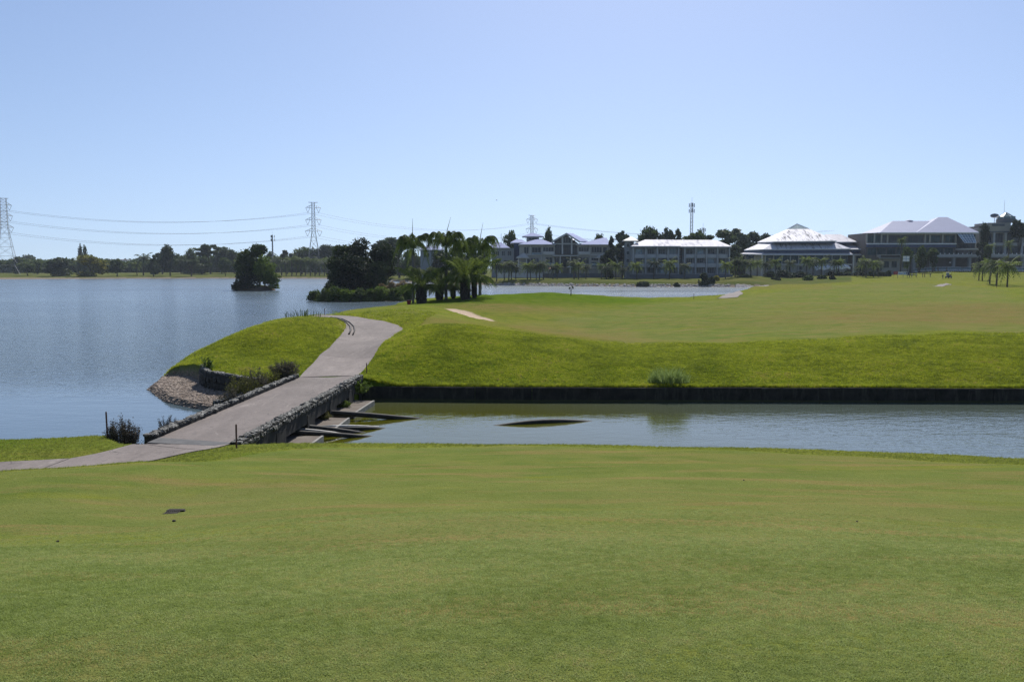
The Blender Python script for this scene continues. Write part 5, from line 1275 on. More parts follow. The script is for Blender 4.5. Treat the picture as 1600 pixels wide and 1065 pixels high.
# --- left shore, far side of the lake
def ordinal(i): return ['first', 'second', 'third', 'fourth', 'fifth', 'sixth', 'seventh', 'eighth', 'ninth', 'tenth', 'eleventh', 'twelfth', 'thirteenth', 'fourteenth', 'fifteenth', 'sixteenth', 'seventeenth', 'eighteenth', 'nineteenth', 'twentieth', 'twenty-first', 'twenty-second', 'twenty-third', 'twenty-fourth'][i]
FAR = [  # px, base, top, width, Y, kind, material, label
    (43, 429, 411, 17, 590, 'round', 'foliage', 'small round dark tree alone on the grass at far left of the lake shore', .3),
    (28, 427, 404, 14, 640, 'round', 'foliage', 'low bushy tree just left of the small round lone tree', .05),
    (58, 428, 407, 16, 630, 'round', 'foliage', 'low bushy tree between the small round tree and the big dark bush', .05),
    (92, 430, 396, 44, 575, 'bush', 'foliage', 'big dome shaped dark green tree down to the grass on the left shore', .02),
    (143, 432, 394, 46, 568, 'bush', 'foliage_yellow', 'large yellow green spreading tree by the lake on the left shore', .02),
    (127, 428, 383, 6, 660, 'column', 'foliage_grey', 'thin bare cypress rising left behind the yellow green tree', .1),
    (133.5, 428, 385, 7, 655, 'column', 'foliage_grey', 'second thin cypress rising behind the yellow green tree', .1),
    (183, 430, 407, 26, 578, 'round', 'foliage', 'low round topped tree right of the yellow green tree', .25),
    (240, 429, 400, 22, 580, 'pine', 'foliage', 'conical dark tree with short bare trunk on the left shore', .18),
    (254, 427, 393, 22, 640, 'open', 'foliage', 'thin open tree behind the conical one on the left shore', .3),
    (266, 428, 387, 27, 582, 'round', 'foliage', 'tall tree on the left shore casting a long shadow to the water', .22),
    (283, 427, 399, 18, 640, 'round', 'foliage', 'dark rounded tree right of the tall shadow casting tree', .1),
    (299, 429, 407, 21, 575, 'umbrella', 'foliage_grey', 'small flat topped tree close to the left shore waterline', .3),
    (299, 427, 390, 18, 650, 'column', 'foliage', 'upright dark tree behind the small flat topped tree', .1),
    (329, 427, 384, 32, 640, 'umbrella', 'foliage', 'tall umbrella crowned tree on the left shore', .25),
    (347, 427, 388, 26, 655, 'round', 'foliage_grey', 'tall hazy tree right of the umbrella crowned tree', .2),
    (316, 427, 402, 20, 620, 'round', 'foliage', 'low dense tree under the umbrella crowned tree', .05),
    (352, 430, 403, 17, 585, 'round', 'foliage', 'small dark tree left of the small island on the far shore', .2),
    (366, 427, 392, 18, 650, 'round', 'foliage', 'round tree half hidden by the left side of the small island', .15),
    (425, 427, 396, 18, 660, 'round', 'foliage', 'tree at the foot of the short telecom mast', .15),
    (449, 427, 392, 22, 650, 'open', 'foliage_grey', 'loose crowned tree right of the short telecom mast', .25),
    (472, 427, 388, 26, 655, 'round', 'foliage', 'rounded tree just left of the middle pylon', .2),
    (494, 427, 391, 24, 655, 'round', 'foliage', 'rounded tree in front of the middle pylon legs', .2),
    (512, 427, 383, 30, 650, 'round', 'foliage_grey', 'tall tree right of the middle pylon', .2),
    (533, 427, 389, 24, 650, 'open', 'foliage', 'loose tree showing left of the big island trees', .2),
    (606, 432, 379, 26, 470, 'umbrella', 'foliage_grey', 'tall umbrella tree between the big island and the palm clump', .3),
    (624, 434, 374, 32, 455, 'umbrella', 'foliage_grey', 'wide flat crowned tree just behind the left palm clump', .3),
    (642, 436, 392, 26, 440, 'round', 'foliage', 'dark tree low behind the left palm clump', .15),
    (668, 436, 396, 26, 430, 'round', 'foliage', 'dark tree seen between the palm clump trunks', .15),
    (690, 436, 391, 28, 405, 'round', 'foliage_dark', 'dark tree behind the middle of the palm clump', .05),
    (712, 436, 390, 30, 408, 'round', 'foliage', 'tree behind the right half of the palm clump', .05),
    (738, 436, 389, 26, 404, 'round', 'foliage_dark', 'dark tree behind the right edge of the palm clump', .05),
    (757, 434, 384, 22, 430, 'round', 'foliage', 'dark tree just right of the palm clump beside the low villa', .2),
    (798, 392, 366, 14, 430, 'round', 'foliage', 'small dense treetop poking above the low villa roof', .4),
    (854, 392, 364.5, 13, 430, 'round', 'foliage', 'small treetop showing behind the mansion between tower and gable', .4),
    (936, 390, 368.5, 10, 425, 'round', 'foliage', 'treetop peeping over the right wing roof of the mansion', .4),
    (972, 436, 361, 24, 372, 'open', 'foliage_grey', 'tall airy pine left of the hotel stair tower', .3),
    (955, 436, 371, 20, 366, 'pine', 'foliage_dark', 'tall dark narrow tree at the right end of the mansion', .05),
    (948, 436, 392, 18, 362, 'round', 'foliage_dark', 'dark leafy tree below the tall narrow tree by the mansion', .15),
    (1014, 434, 360.5, 22, 395, 'round', 'foliage', 'dense treetop behind the left end of the hotel roof', .45),
    (1041, 434, 366.5, 24, 395, 'round', 'foliage_grey', 'rounded treetop behind the left half of the hotel roof', .45),
    (1060, 434, 362, 18, 398, 'pine', 'foliage', 'pointed treetop behind the hotel roof left of the tall mast', .3),
    (1080, 434, 369, 22, 396, 'umbrella', 'foliage', 'flat treetop at the foot of the tall lattice mast', .4),
    (1096, 434, 368, 18, 398, 'round', 'foliage', 'treetop behind the hotel roof right of the tall mast', .4),
    (1122, 434, 360, 44, 400, 'open', 'foliage_grey', 'wide lacy crowned tree behind the right end of the hotel', .3),
    (1156, 434, 357, 46, 450, 'open', 'foliage_grey', 'tallest lacy crowned tree between the hotel and pyramid roof', .3),
    (1164, 434, 376, 38, 448, 'round', 'foliage_dark', 'dense dark tree beneath the lacy crown', .1),
    (1188, 434, 366, 32, 452, 'round', 'foliage_dark', 'dense dark tree behind the left slope of the pyramid roof', .2),
    (1342, 420, 383, 12, 440, 'round', 'foliage', 'treetop between the pyramid roof and the lavender roofs', .3),
    (1436, 424, 388, 18, 380, 'round', 'foliage', 'bushy tree on the terrace edge of the main clubhouse', .25),
    (1417, 424, 387, 14, 378, 'round', 'foliage', 'small tree right of the tall fan palm', .25),
    (1456, 424, 389, 16, 381, 'round', 'foliage', 'small tree right of the bushy terrace tree', .25),
    (1531, 420, 380, 12, 388, 'open', 'foliage_grey', 'grey airy tree below the stepped corner of the tower block', .2),
    (1541, 422, 384, 10, 383, 'round', 'foliage', 'dark tree before the tower block windows', .2),
    (1592, 400, 350, 16, 404, 'umbrella', 'foliage_dark', 'dark spreading tree growing on the terrace right of the dome', .45),
    (1536, 395, 353, 9, 409, 'bush', 'foliage_dark', 'dark planted greenery spilling over the stepped roof terrace', .6),
]
for i, (px, yb_, yt, w_, Y, kd, lm, lab, bs) in enumerate(FAR):
    tree_px({'column': 'cypress_tree', 'pine': 'conical_tree'}.get(kd, 'broadleaf_tree'), px, yb_, yt, w_, Y, kd, lm, lab, var=i % 3, base=bs, n=1700 if w_ < 30 else 2600, size=.050 if w_ < 30 else .040)

# distant treeline, too far and too dense to count
def treeline(segs, label):
    r = np.random.default_rng(33); Cc = []; S = []
    for (p0, p1, Y, ytop, n, var) in segs:
        px = r.uniform(p0, p1, n); top = ytop+var*(np.sin(px*.37+Y)*.5+np.sin(px*.11)*.6+np.sin(px*.9+2)*.3)
        x = xat(px, Y, 5); yy = Y+r.uniform(-9, 9, n); zt = zat(top, Y)-1.5; t = r.uniform(0, 1, n)**.7
        Cc.append(np.c_[x, yy, 1.5+zt*t]); S.append(np.full(n, Y*.0021))
    Cc = np.vstack(Cc); S = np.concatenate(S)*r.uniform(.5, 1.3, len(Cc)); V_, F_ = cards(Cc, S, r)
    o = link('distant_treeline', mesh_np('distant_treeline', V_, F_, M['foliage'])); tag(o, label, kind='stuff')
treeline([(-260, 110, 700, 407, 9000, 3), (100, 260, 710, 410, 5000, 3), (250, 560, 720, 403, 14000, 5), (560, 760, 560, 404, 7000, 5), (940, 1200, 470, 392, 9000, 6), (-300, 300, 950, 406, 6000, 2)], 'far hazy belt of trees and hedges behind the lake')
# domed pale trees far left
for i, (px, lab) in enumerate(((30, 'left one of two pale domed treetops far behind the left shore'), (47, 'right one of two pale domed treetops far behind the left shore'))):
    tree_px('domed_tree', px, 425, 398.5-i, 15, 900, 'bush', 'foliage_grey', lab, var=i, base=.3, n=900, size=.06)

# coconut palms along the far shore (left of the big island)
far_p = [(224, 396), (214, 408), (376, 404), (431, 402), (440, 399), (447, 405), (456, 401), (463, 406), (470, 400), (477, 405), (485, 402), (492, 407), (499, 403), (507, 406), (514, 402), (521, 407), (528, 404), (412, 405), (394, 403)]
far_p.sort()
for i, (px, yt) in enumerate(far_p):
    lab = 'tall coconut palm standing left of the conical tree on the left shore' if px == 224 else f'{ordinal(i)} coconut palm counting from the left along the far lake shore'
    small_palm(px, 428, yt, 592+random.uniform(-8, 10), lab, 'coconut palms on the far lake shore', i, 1.1)
# coconut palms on the lawn in front of mansion and hotel
near_p = [(776, 408), (788, 410), (795, 407), (799, 409), (806, 414), (824, 409), (829, 411), (838, 412), (843, 407), (849, 410), (864, 413), (870.5, 411), (897, 404), (904, 408), (915.5, 412), (939.5, 411), (948, 413), (962, 408),
          (973, 417), (995, 408), (1021.6, 405), (1046, 405), (1069, 410), (1133.5, 408), (1148.6, 401), (1155, 405), (1163.6, 404), (1173, 406)]
for i, (px, yt) in enumerate(near_p):
    Y = 352-random.uniform(0, 6) if px < 1120 else 334+random.uniform(-5, 5)
    where = 'the mansion lawn' if px < 965 else 'the hotel front' if px < 1120 else 'the grassy mound by the creek'
    k = i if px < 965 else i-18 if px < 1120 else i-23
    small_palm(px, 436, yt, Y, f'{ordinal(k)} coconut palm from the left along {where}', 'coconut palms before the mansion and hotel', i+1, 1.15)
club_p = [(1183, 405), (1195, 407), (1212, 403), (1234, 405), (1259.5, 400), (1270, 406), (1283, 401), (1303, 405), (1310, 404), (1339, 416), (1348, 402), (1353, 404), (1365, 405), (1372, 408)]
for i, (px, yt) in enumerate(club_p):
    Y = 372 if px < 1330 else 350
    small_palm(px, 430, yt, Y+random.uniform(-4, 4), f'{ordinal(i)} short palm from the left before the pyramid clubhouse', 'palms before the pyramid clubhouse', i, 1.05)
right_p = [(1529.5, 411, 310), (1534.8, 409, 300), (1546.5, 406, 262), (1557.2, 404, 252), (1574, 407, 236)]
for i, (px, yt, Y) in enumerate(right_p):
    small_palm(px, 440, yt, Y, f'{ordinal(i)} young palm from the left standing on the fairway by the pond', 'young palms on the fairway edge', i+2, 1.25)
for px, yt, Y, lab in ((1406.6, 365, 378, 'tall fan palm rising in front of the main clubhouse'), (1574, 371, 385, 'tall fan palm before the tower block columns'), (1545.5, 377, 384, 'fan palm left of the tower block pale column')):
    x = xat(px, Y, 3); z = H1(x, Y); H = zat(yt, Y)-z; tm, top = palm_trunk_mesh(H*.86, .34, .26, int(px), 'bark', .01); e = empty('fan_palm', (x, Y, z-.05), lab, 'palm')
    link('trunk', tm, e); link('crown', palm_crown_mesh(int(px), 30, 2.7, 'palm_leaf', 5, .8, .12, (.5, 1.4), (-1.0, 1.1)), e, loc=top)

# islands -------------------------------------------------------------------
def leafy(name, x, y, z, h, w, kind, lm, n, size, label, cat, base=.15, seed=1, group=None, bark='bark'):
    tm, cm = tree_meshes(kind, seed, h, w, base, n, size, lm, bark)
    e = empty(name, (x, y, z-.05), label, cat, group); link('trunk', tm, e); link('crown', cm, e); return e
def isl(px, Y, ytop, wpx, kind, lm, n, size, label, name='island_tree', cat='tree', base=.15, seed=1, z=None):
    x = xat(px, Y, 2); z = max(.2, H1(x, Y)) if z is None else z; return leafy(name, x, Y, z, zat(ytop, Y)-z, wpx/F_PX*Y, kind, lm, n, size, label, cat, base, seed)
isl(386, 270, 380, 48, 'bush', 'foliage', 7000, .33, 'tall leafy tree on the left of the small island', base=.04, seed=3)
isl(406, 272, 380.5, 36, 'round', 'foliage', 5500, .32, 'tall leafy tree on the right of the small island', base=.10, seed=5)
isl(414, 266, 400, 40, 'round', 'foliage_bright', 2800, .32, 'lower bright green tree beneath the small island trees', base=.02, seed=8)
isl(422, 266, 424, 40, 'bush', 'foliage_bright', 2600, .28, 'bright green bush at the right end of the small island', 'island_bush', 'bush', 0, 9)
isl(386, 264, 430, 46, 'bush', 'foliage_dark', 2200, .26, 'dark undergrowth bush at the front of the small island', 'island_bush', 'bush', 0, 10)
isl(368, 266, 438, 16, 'bush', 'foliage_dark', 900, .26, 'small dark bush at the left tip of the small island', 'island_bush', 'bush', 0, 11)
isl(538, 205, 384, 46, 'round', 'foliage', 7000, .27, 'open crowned tree on the left of the big island', base=.3, seed=12)
isl(531, 200, 405, 44, 'round', 'foliage_dark', 5200, .26, 'dark leafy tree low on the left of the big island', base=.1, seed=13)
isl(571, 205, 373, 64, 'round', 'foliage_dark', 10000, .29, 'tallest dense dark tree on the big island', base=.08, seed=14)
isl(558, 198, 396, 74, 'bush', 'foliage_dark', 8000, .27, 'very dark tree filling the middle of the big island', base=0, seed=15)
isl(596, 206, 379, 52, 'round', 'foliage_dark', 7000, .27, 'dense dark tree on the right of the big island', base=.1, seed=16)
isl(590, 200, 402, 60, 'bush', 'foliage_dark', 6000, .27, 'low dark spreading tree right of centre on the big island', base=0, seed=17)
isl(515, 193, 437, 22, 'bush', 'foliage_dark', 1500, .22, 'small dark shrub at the left shoulder of the big island', 'island_bush', 'bush', 0, 18)
fr = [(493, 184, 447, 24, 'foliage_bright'), (510, 182, 449, 26, 'foliage'), (527, 181, 448, 30, 'foliage_bright'), (545, 180.5, 450, 28, 'foliage_bright'), (563, 181, 450, 30, 'foliage'), (581, 182, 449, 28, 'foliage_bright'), (598, 183, 448, 28, 'foliage_bright'), (616, 184, 450, 28, 'foliage'), (633, 187, 448, 26, 'foliage_bright')]
for i, (px, Y, yt, w_, lm) in enumerate(fr):
    isl(px, Y-1.8, yt, w_*1.3, 'bush', lm, 2600, .20, f'{ordinal(i)} bank bush from the left along the front of the big island', 'island_bush', 'bush', 0, 20+i)
for i, (px, yt) in enumerate(((598, 441), (612, 439), (626, 436), (641, 438))):
    isl(px, 192, yt, 24, 'bush', 'foliage_dry', 2400, .20, f'{ordinal(i)} clump of tan dry grass from the left behind the bright bank bushes', 'dry_grass_clump', 'grass clump', 0, 40+i)

# creek bank, hedges by the clubhouse
for px, Y, yt, w_, lm, lab in ((1100, 316, 424, 24, 'foliage_dark', 'large round dark bush at the waterline before the hotel'), (1119, 322, 427, 10, 'foliage_yellow', 'small yellow green bush right of the large round bush'), (1112, 318, 431, 14, 'foliage_dark', 'low dark bush between the round bush and the gravel'),
        (1200, 345, 425, 22, 'foliage_dark', 'dark shrub at the creek left of the clubhouse hedge'), (1225, 350, 424, 36, 'foliage_dark', 'deep dark thicket in the creek under the clubhouse'), (1250, 352, 427, 30, 'foliage_dark', 'dark thicket right of the deep creek thicket'), (1262, 336, 432, 22, 'foliage', 'green bush on the creek bank below the thicket'), (1284, 338, 432, 18, 'foliage', 'small green bush farther right on the creek bank'),
        (1212, 332, 436, 18, 'foliage_dark', 'low dark bush where the creek meets the gravel'), (1163, 328, 431, 22, 'foliage_dark', 'flat dark bush on the mound by the creek'), (1300, 333, 428, 12, 'foliage_dark', 'dark leggy bush on the bank crest'), (1005, 314, 441.5, 20, 'foliage_dark', 'low dark bush on the gravel before the hotel'), (1057, 312, 441.5, 10, 'foliage_dark', 'tiny dark bush at the waterline before the hotel')):
    isl(px, Y, yt, w_, 'bush', lm, 1500, .34, lab, 'bank_bush', 'bush', 0, int(px))
hedge = [(1297, 375), (1310, 373), (1323, 371), (1336, 369), (1349, 366), (1362, 364), (1375, 362), (1388, 361)]
for i, (px, Y) in enumerate(hedge):
    yt = 424.5 if px < 1385 else 422
    isl(px, Y, yt, 17, 'bush', 'foliage_dark', 900, .35, f'{ordinal(i)} length from the left of the clipped dark hedge by the clubhouse', 'hedge', 'hedge', 0, 300+i)

# --- the palm clump in the middle distance: royal palms with bare grey trunks, oil palms with fat shaggy ones
rp = random.Random(5)
FR_UP = [frond_mesh(4.9, 36, .055, 1.0, 3.1, 1.65, rp, 'palm_leaf', 1.1, .9) for _ in range(4)]
FR_MID = [frond_mesh(4.7, 36, .055, 1.0, 2.9, 1.15, rp, 'palm_leaf', 1.2, .9) for _ in range(4)]
FR_LOW = [frond_mesh(4.4, 32, .075, 1.05, 1.3, .35, rp, 'palm_leaf', 1.2, .9) for _ in range(4)]
FR_OIL = [frond_mesh(4.3, 34, .055, .9, 1.3, 1.45, rp, 'palm_leaf', .7, .8) for _ in range(4)]
FR_OIL2 = [frond_mesh(4.4, 32, .055, .9, 1.6, .8, rp, 'palm_leaf', .8, .8) for _ in range(3)]
def fronds(e, n, sets, zc, sc, r, spread0=0.0):
    for i in range(n):
        t = i/n; st = sets[min(len(sets)-1, int(t*len(sets)))]
        o = link('frond', r.choice(st), e, loc=(0.05*math.cos(i), .05*math.sin(i), zc-.35*t), rz=i*2.399+r.uniform(-.25, .25)); k = sc*r.uniform(.85, 1.12); o.scale = (k, k*r.choice((1, -1)), k)
        o.rotation_euler[0] = r.uniform(-.25, .25)
def royal(px, Y, ycrown, r0, label, spear, sc, seed, n=22):
    x = xat(px, Y, 2.5); z = H1(x, Y); H = zat(ycrown, Y)-z; r = random.Random(seed); e = empty('royal_palm', (x, Y, z), label, 'palm', 'palms in the clump by the lake')
    m = MB(); m.tube([(0, 0, -.3), (0, 0, .3), (0, 0, H*.3), (.04, 0, H*.6), (.06, 0, H*.84)], [r0*1.35, r0*1.1, r0, r0*1.05, r0*.85], 10); m.build('trunk', M['bark_pale'], e, True, False)
    m = MB(); m.tube([(.06, 0, H*.84+.01), (.06, 0, H*.93), (.03, 0, H*1.01)], [r0*.95, r0*.8, r0*.35], 9); m.build('crownshaft', simple('crownshaft', (.07, .10, .035), (.05, .075, .03), 3, .5), e, True, False)
    fronds(e, n, [FR_UP, FR_UP, FR_MID], H, sc, r)
    if spear:
        m = MB(); m.tube([(0, 0, H), (spear*.3, 0, H+2.0), (spear, .1, H+3.9)], [.07, .05, .015], 5); m.build('spear_leaf', M['palm_leaf'], e, True, False)
    return e
royal(645.5, 126, 384, .17, 'slender grey trunked royal palm at the far left of the palm clump', .02, 1.0, 1)
royal(697, 127, 381, .22, 'tallest straight grey trunked royal palm in the middle of the clump', .75, 1.05, 2)
royal(720, 131, 390, .12, 'thinnest royal palm just left of the fattest oil palm', 0, .9, 3)
royal(750, 135, 387, .23, 'royal palm at the right edge of the clump', .5, 1.05, 4)
def oil(px, Y, htrunk, r0, label, sc, seed, n, zc=None):
    x = xat(px, Y, 2.5); z = H1(x, Y); r = random.Random(seed); e = empty('oil_palm', (x, Y, z), label, 'palm', 'palms in the clump by the lake')
    m = MB(); m.lathe([(r0*1.15, -.3), (r0*1.12, .2), (r0, htrunk*.5), (r0*1.05, htrunk*.9), (r0*.5, htrunk+.25)], 14); m.build('trunk', M['bark_dark'], e, True, False)
    # stubs of old leaf bases, too many to single out
    m = MB()
    for k in range(110):
        a = k*2.399; zz = .1+(htrunk)*k/110; ra = r0*1.0; c, s = math.cos(a), math.sin(a); p = Vector((ra*c, ra*s, zz)); q = p+Vector((c*.22, s*.22, .26)); m.tube([p, q], [.09, .03], 4)
    o = m.build('leaf_base', M['bark_dark'], e, False, False); o['kind'] = 'stuff'
    fronds(e, n, [FR_OIL, FR_OIL, FR_OIL2, FR_OIL2], htrunk+.2, sc, r)
    return e
oil(658.5, 123.5, 2.1, .60, 'fat shaggy trunked oil palm at the left of the clump', 1.0, 11, 30)
oil(686.5, 128.5, 1.6, .42, 'shortest oil palm with low fronds left of the tall grey trunk', 1.0, 12, 26)
oil(727.5, 123.0, 2.7, .55, 'fattest oil palm in the right half of the clump casting the big shadow', 1.12, 13, 34)
oil(741, 127, 2.5, .24, 'leafy oil palm hidden behind the fattest trunk', 1.05, 14, 26)
oil(708, 131, 1.4, .22, 'oil palm with low fronds behind the tall grey trunk', 1.0, 15, 18)
# potted plant, sapling
x, y = xat(639, 122, 2), 122; z = H1(x, y)
e = empty('potted_plant', (x, y, z), 'red pot with a spindly plant beside the leftmost palm trunk', 'potted plant')
m = MB(); m.lathe([(.20, -.1), (.24, .02), (.33, .62), (.36, .66), (.30, .66)], 14); m.build('pot', simple('red_pot', (.30, .02, .03), (.22, .015, .02), 2, .45), e, True, False)
m = MB(); r = random.Random(3)
for k in range(9): a = r.uniform(0, 6.28); m.tube([(0, 0, .6), (.12*math.cos(a), .12*math.sin(a), 1.0), (.35*math.cos(a), .35*math.sin(a), 1.1+r.uniform(.1, .6))], [.02, .015, .006], 4)
m.build('stems', M['bark'], e, False, False)
rn = np.random.default_rng(3); C_ = np.c_[rn.normal(0, .22, 120), rn.normal(0, .22, 120), rn.uniform(.75, 1.6, 120)]; V_, F_ = cards(C_, np.full(120, .09), rn); link('foliage', mesh_np('foliage', V_, F_, M['foliage_bright']), e)
x, Y = xat(892, 147, 2), 147; z = H1(x, Y); e = empty('sapling', (x, Y, z), 'small forked dark sapling on the green mound at the lake edge', 'sapling')
m = MB(); m.tube([(0, 0, -.1), (.03, 0, .5), (0, 0, .75)], [.09, .07, .06], 6); m.tube([(0, 0, .7), (-.2, 0, 1.05), (-.22, 0, 1.3)], [.05, .04, .02], 5); m.tube([(0, 0, .7), (.15, 0, 1.1), (.28, 0, 1.5)], [.05, .04, .02], 5); m.tube([(.12, 0, 1.0), (.4, 0, 1.18)], [.03, .015], 5); m.build('trunk', M['bark_dark'], e, True, False)
C_ = np.vstack([rn.normal((-.2, 0, 1.2), .09, (60, 3)), rn.normal((.25, 0, 1.42), .09, (60, 3)), rn.normal((.45, 0, 1.18), .06, (25, 3))]); V_, F_ = cards(C_, np.full(len(C_), .07), rn); link('foliage', mesh_np('foliage', V_, F_, M['foliage_dark']), e)
# ---------------------------------------------------------------- pylons, power lines, masts
def lattice(m, prof, panels, r_leg, r_br):
    """prof: [(z, half width)] ; four legs and X bracing"""
    zs = []
    for (z0, w0), (z1, w1), n in zip(prof[:-1], prof[1:], panels):
        for i in range(n): zs.append((z0+(z1-z0)*i/n, w0+(w1-w0)*i/n))
    zs.append(prof[-1])
    C4 = lambda z, w: [Vector((s*w, t*w, z)) for s, t in ((1, 1), (-1, 1), (-1, -1), (1, -1))]
    for (z0, w0), (z1, w1) in zip(zs[:-1], zs[1:]):
        a, b = C4(z0, w0), C4(z1, w1)
        for k in range(4):
            m.tube([a[k], b[k]], r_leg, 3, cap=False); m.tube([a[k], b[(k+1) % 4]], r_br, 3, cap=False); m.tube([a[(k+1) % 4], b[k]], r_br, 3, cap=False); m.tube([b[k], b[(k+1) % 4]], r_br, 3, cap=False)
def pylon(px, Y, H, label, rz, wb, ww, wt, armw, arms):
    x = xat(px, Y, 10); z = H1(x, Y)
    e = empty('electricity_pylon', (x, Y, z), label, 'pylon', 'electricity pylons', rz)
    m = MB(); lattice(m, [(0, wb), (H*arms[0]*.98, ww), (H, wt)], [5, 9], .13, .065); m.build('lattice_body', M['steel'], e, False, False)
    tips = []
    for k, f in enumerate(arms):
        zz = H*f; wl_ = ww+(wt-ww)*(f-arms[0])/(1-arms[0]); m = MB(); aw = armw*(1.06-.06*k)
        for s in (-1, 1):
            tip = Vector((s*aw, 0, zz))
            for t in (-1, 1):
                m.tube([(s*wl_, t*wl_, zz), tip], .12, 3, cap=False); m.tube([(s*wl_, t*wl_, zz+2.0), tip], .10, 3, cap=False)
                for q in (.33, .66):
                    p = Vector((s*wl_, t*wl_, zz)).lerp(tip, q); p2 = Vector((s*wl_, t*wl_, zz+2.0)).lerp(tip, q); m.tube([p, p2], .07, 3, cap=False)
        m.build('cross_arm', M['steel'], e, False, False)
        for s in (-1, 1):
            hang = Vector((s*aw*.72, 0, zz-3.7)); im = MB(); im.tube([(s*aw, 0, zz-.05), hang], .11, 4); im.tube([(s*aw*.42, 0, zz-.05), hang], .11, 4); im.build('insulator', M['cable'], e, False, False)
            tips.append(Vector((math.cos(rz)*hang.x+x, math.sin(rz)*hang.x+Y, z+hang.z)))
    m = MB()
    for s in (-1, 1): m.tube([(0, 0, H-.9), (s*armw*.62, 0, H)], .11, 3); m.tube([(s*wt, 0, H-.0), (s*armw*.62, 0, H)], .11, 3)
    m.build('earth_wire_arm', M['steel'], e, False, False)
    return tips
T1 = pylon(9.5, 625, 54.5, 'electricity pylon at the far left edge of the photo', R(38), 7.5, 2.3, 1.9, 5.6, (.62, .77, .91))
T2 = pylon(491, 640, 52.5, 'electricity pylon in the middle standing behind the island trees', R(8), 5.6, 1.25, 1.0, 5.7, (.60, .757, .925))
T3 = pylon(831, 800, 51.5, 'small hazy electricity pylon rising behind the mansion roofs', R(12), 5.6, 1.25, 1.0, 5.7, (.60, .757, .925))
TL = [v+Vector((-300, 20, 0)) for v in T1]; TR = [v+Vector((330, 150, 0)) for v in T3]
def cable(a, b, sag, label, r=.11):
    m = MB(); pts = [a.lerp(b, i/24)-Vector((0, 0, sag*4*(i/24)*(1-i/24))) for i in range(25)]; m.tube(pts, r, 4)
    o = link('power_line', m.mesh('power_line', M['cable'], False, tuple(a))); o.location = a; tag(o, label, 'power line', 'power lines between the pylons')
for i, lv in enumerate(('lowest', 'middle', 'topmost')):
    for s, sd_ in ((1, 'near'), (0, 'far')):
        if s == 1 or True:
            cable(T1[2*i+s], T2[2*i+s-0], 7.5 if s else 8.0, f'{lv} {sd_} side power line sagging from the left pylon to the middle pylon', .058)
            cable(T2[2*i+s], T3[2*i+s], 9.0 if s else 9.6, f'{lv} {sd_} side power line from the middle pylon to the hazy right pylon', .05)
            cable(T3[2*i+s], TR[2*i+s], 9, f'{lv} {sd_} side power line leaving the hazy pylon behind the roofs', .07)
            cable(T1[2*i+s], TL[2*i+s], 8, f'{lv} {sd_} side power line leaving the left pylon out of the photo', .075)
def mast(px, Y, ytop, w, label, mono=False):
    x = xat(px, Y, 8); z = H1(x, Y); H = zat(ytop, Y)-z; e = empty('telecom_mast', (x, Y, z), label, 'mast')
    m = MB()
    if mono: m.tube([(0, 0, 0), (0, 0, H)], [.65, .45], 8)
    else: lattice(m, [(0, w), (H, w*.8)], [int(H/1.6)], .07, .04)
    m.build('shaft' if mono else 'lattice_body', M['steel'], e, False, False)
    for k in range(3):
        a = k*2.094+.4; ax, ay = 1.5*w*math.cos(a)+.4*math.cos(a), 1.5*w*math.sin(a)+.4*math.sin(a)
        for dz in (0, -2.6):
            m = MB(); m.box(ax-.16, ax+.16, ay-.12, ay+.12, H-2.0+dz, H-.2+dz); m.tube([(0, 0, H-1.2+dz), (ax, ay, H-1.2+dz)], .06, 4); m.build('antenna', M['plinth'], e, False, False)
    m = MB(); m.tube([(0, 0, H), (0, 0, H+2.6)], .05, 4); m.build('lightning_rod', M['steel'], e, False, False)
mast(426.5, 640, 367, .8, 'short monopole telecom mast behind the far shore trees', True)
mast(1079.5, 410, 317, .62, 'tall lattice telecom mast with panel antennas behind the hotel')
mast(1097.5, 470, 356, .75, 'shorter telecom mast just right of the tall lattice one')

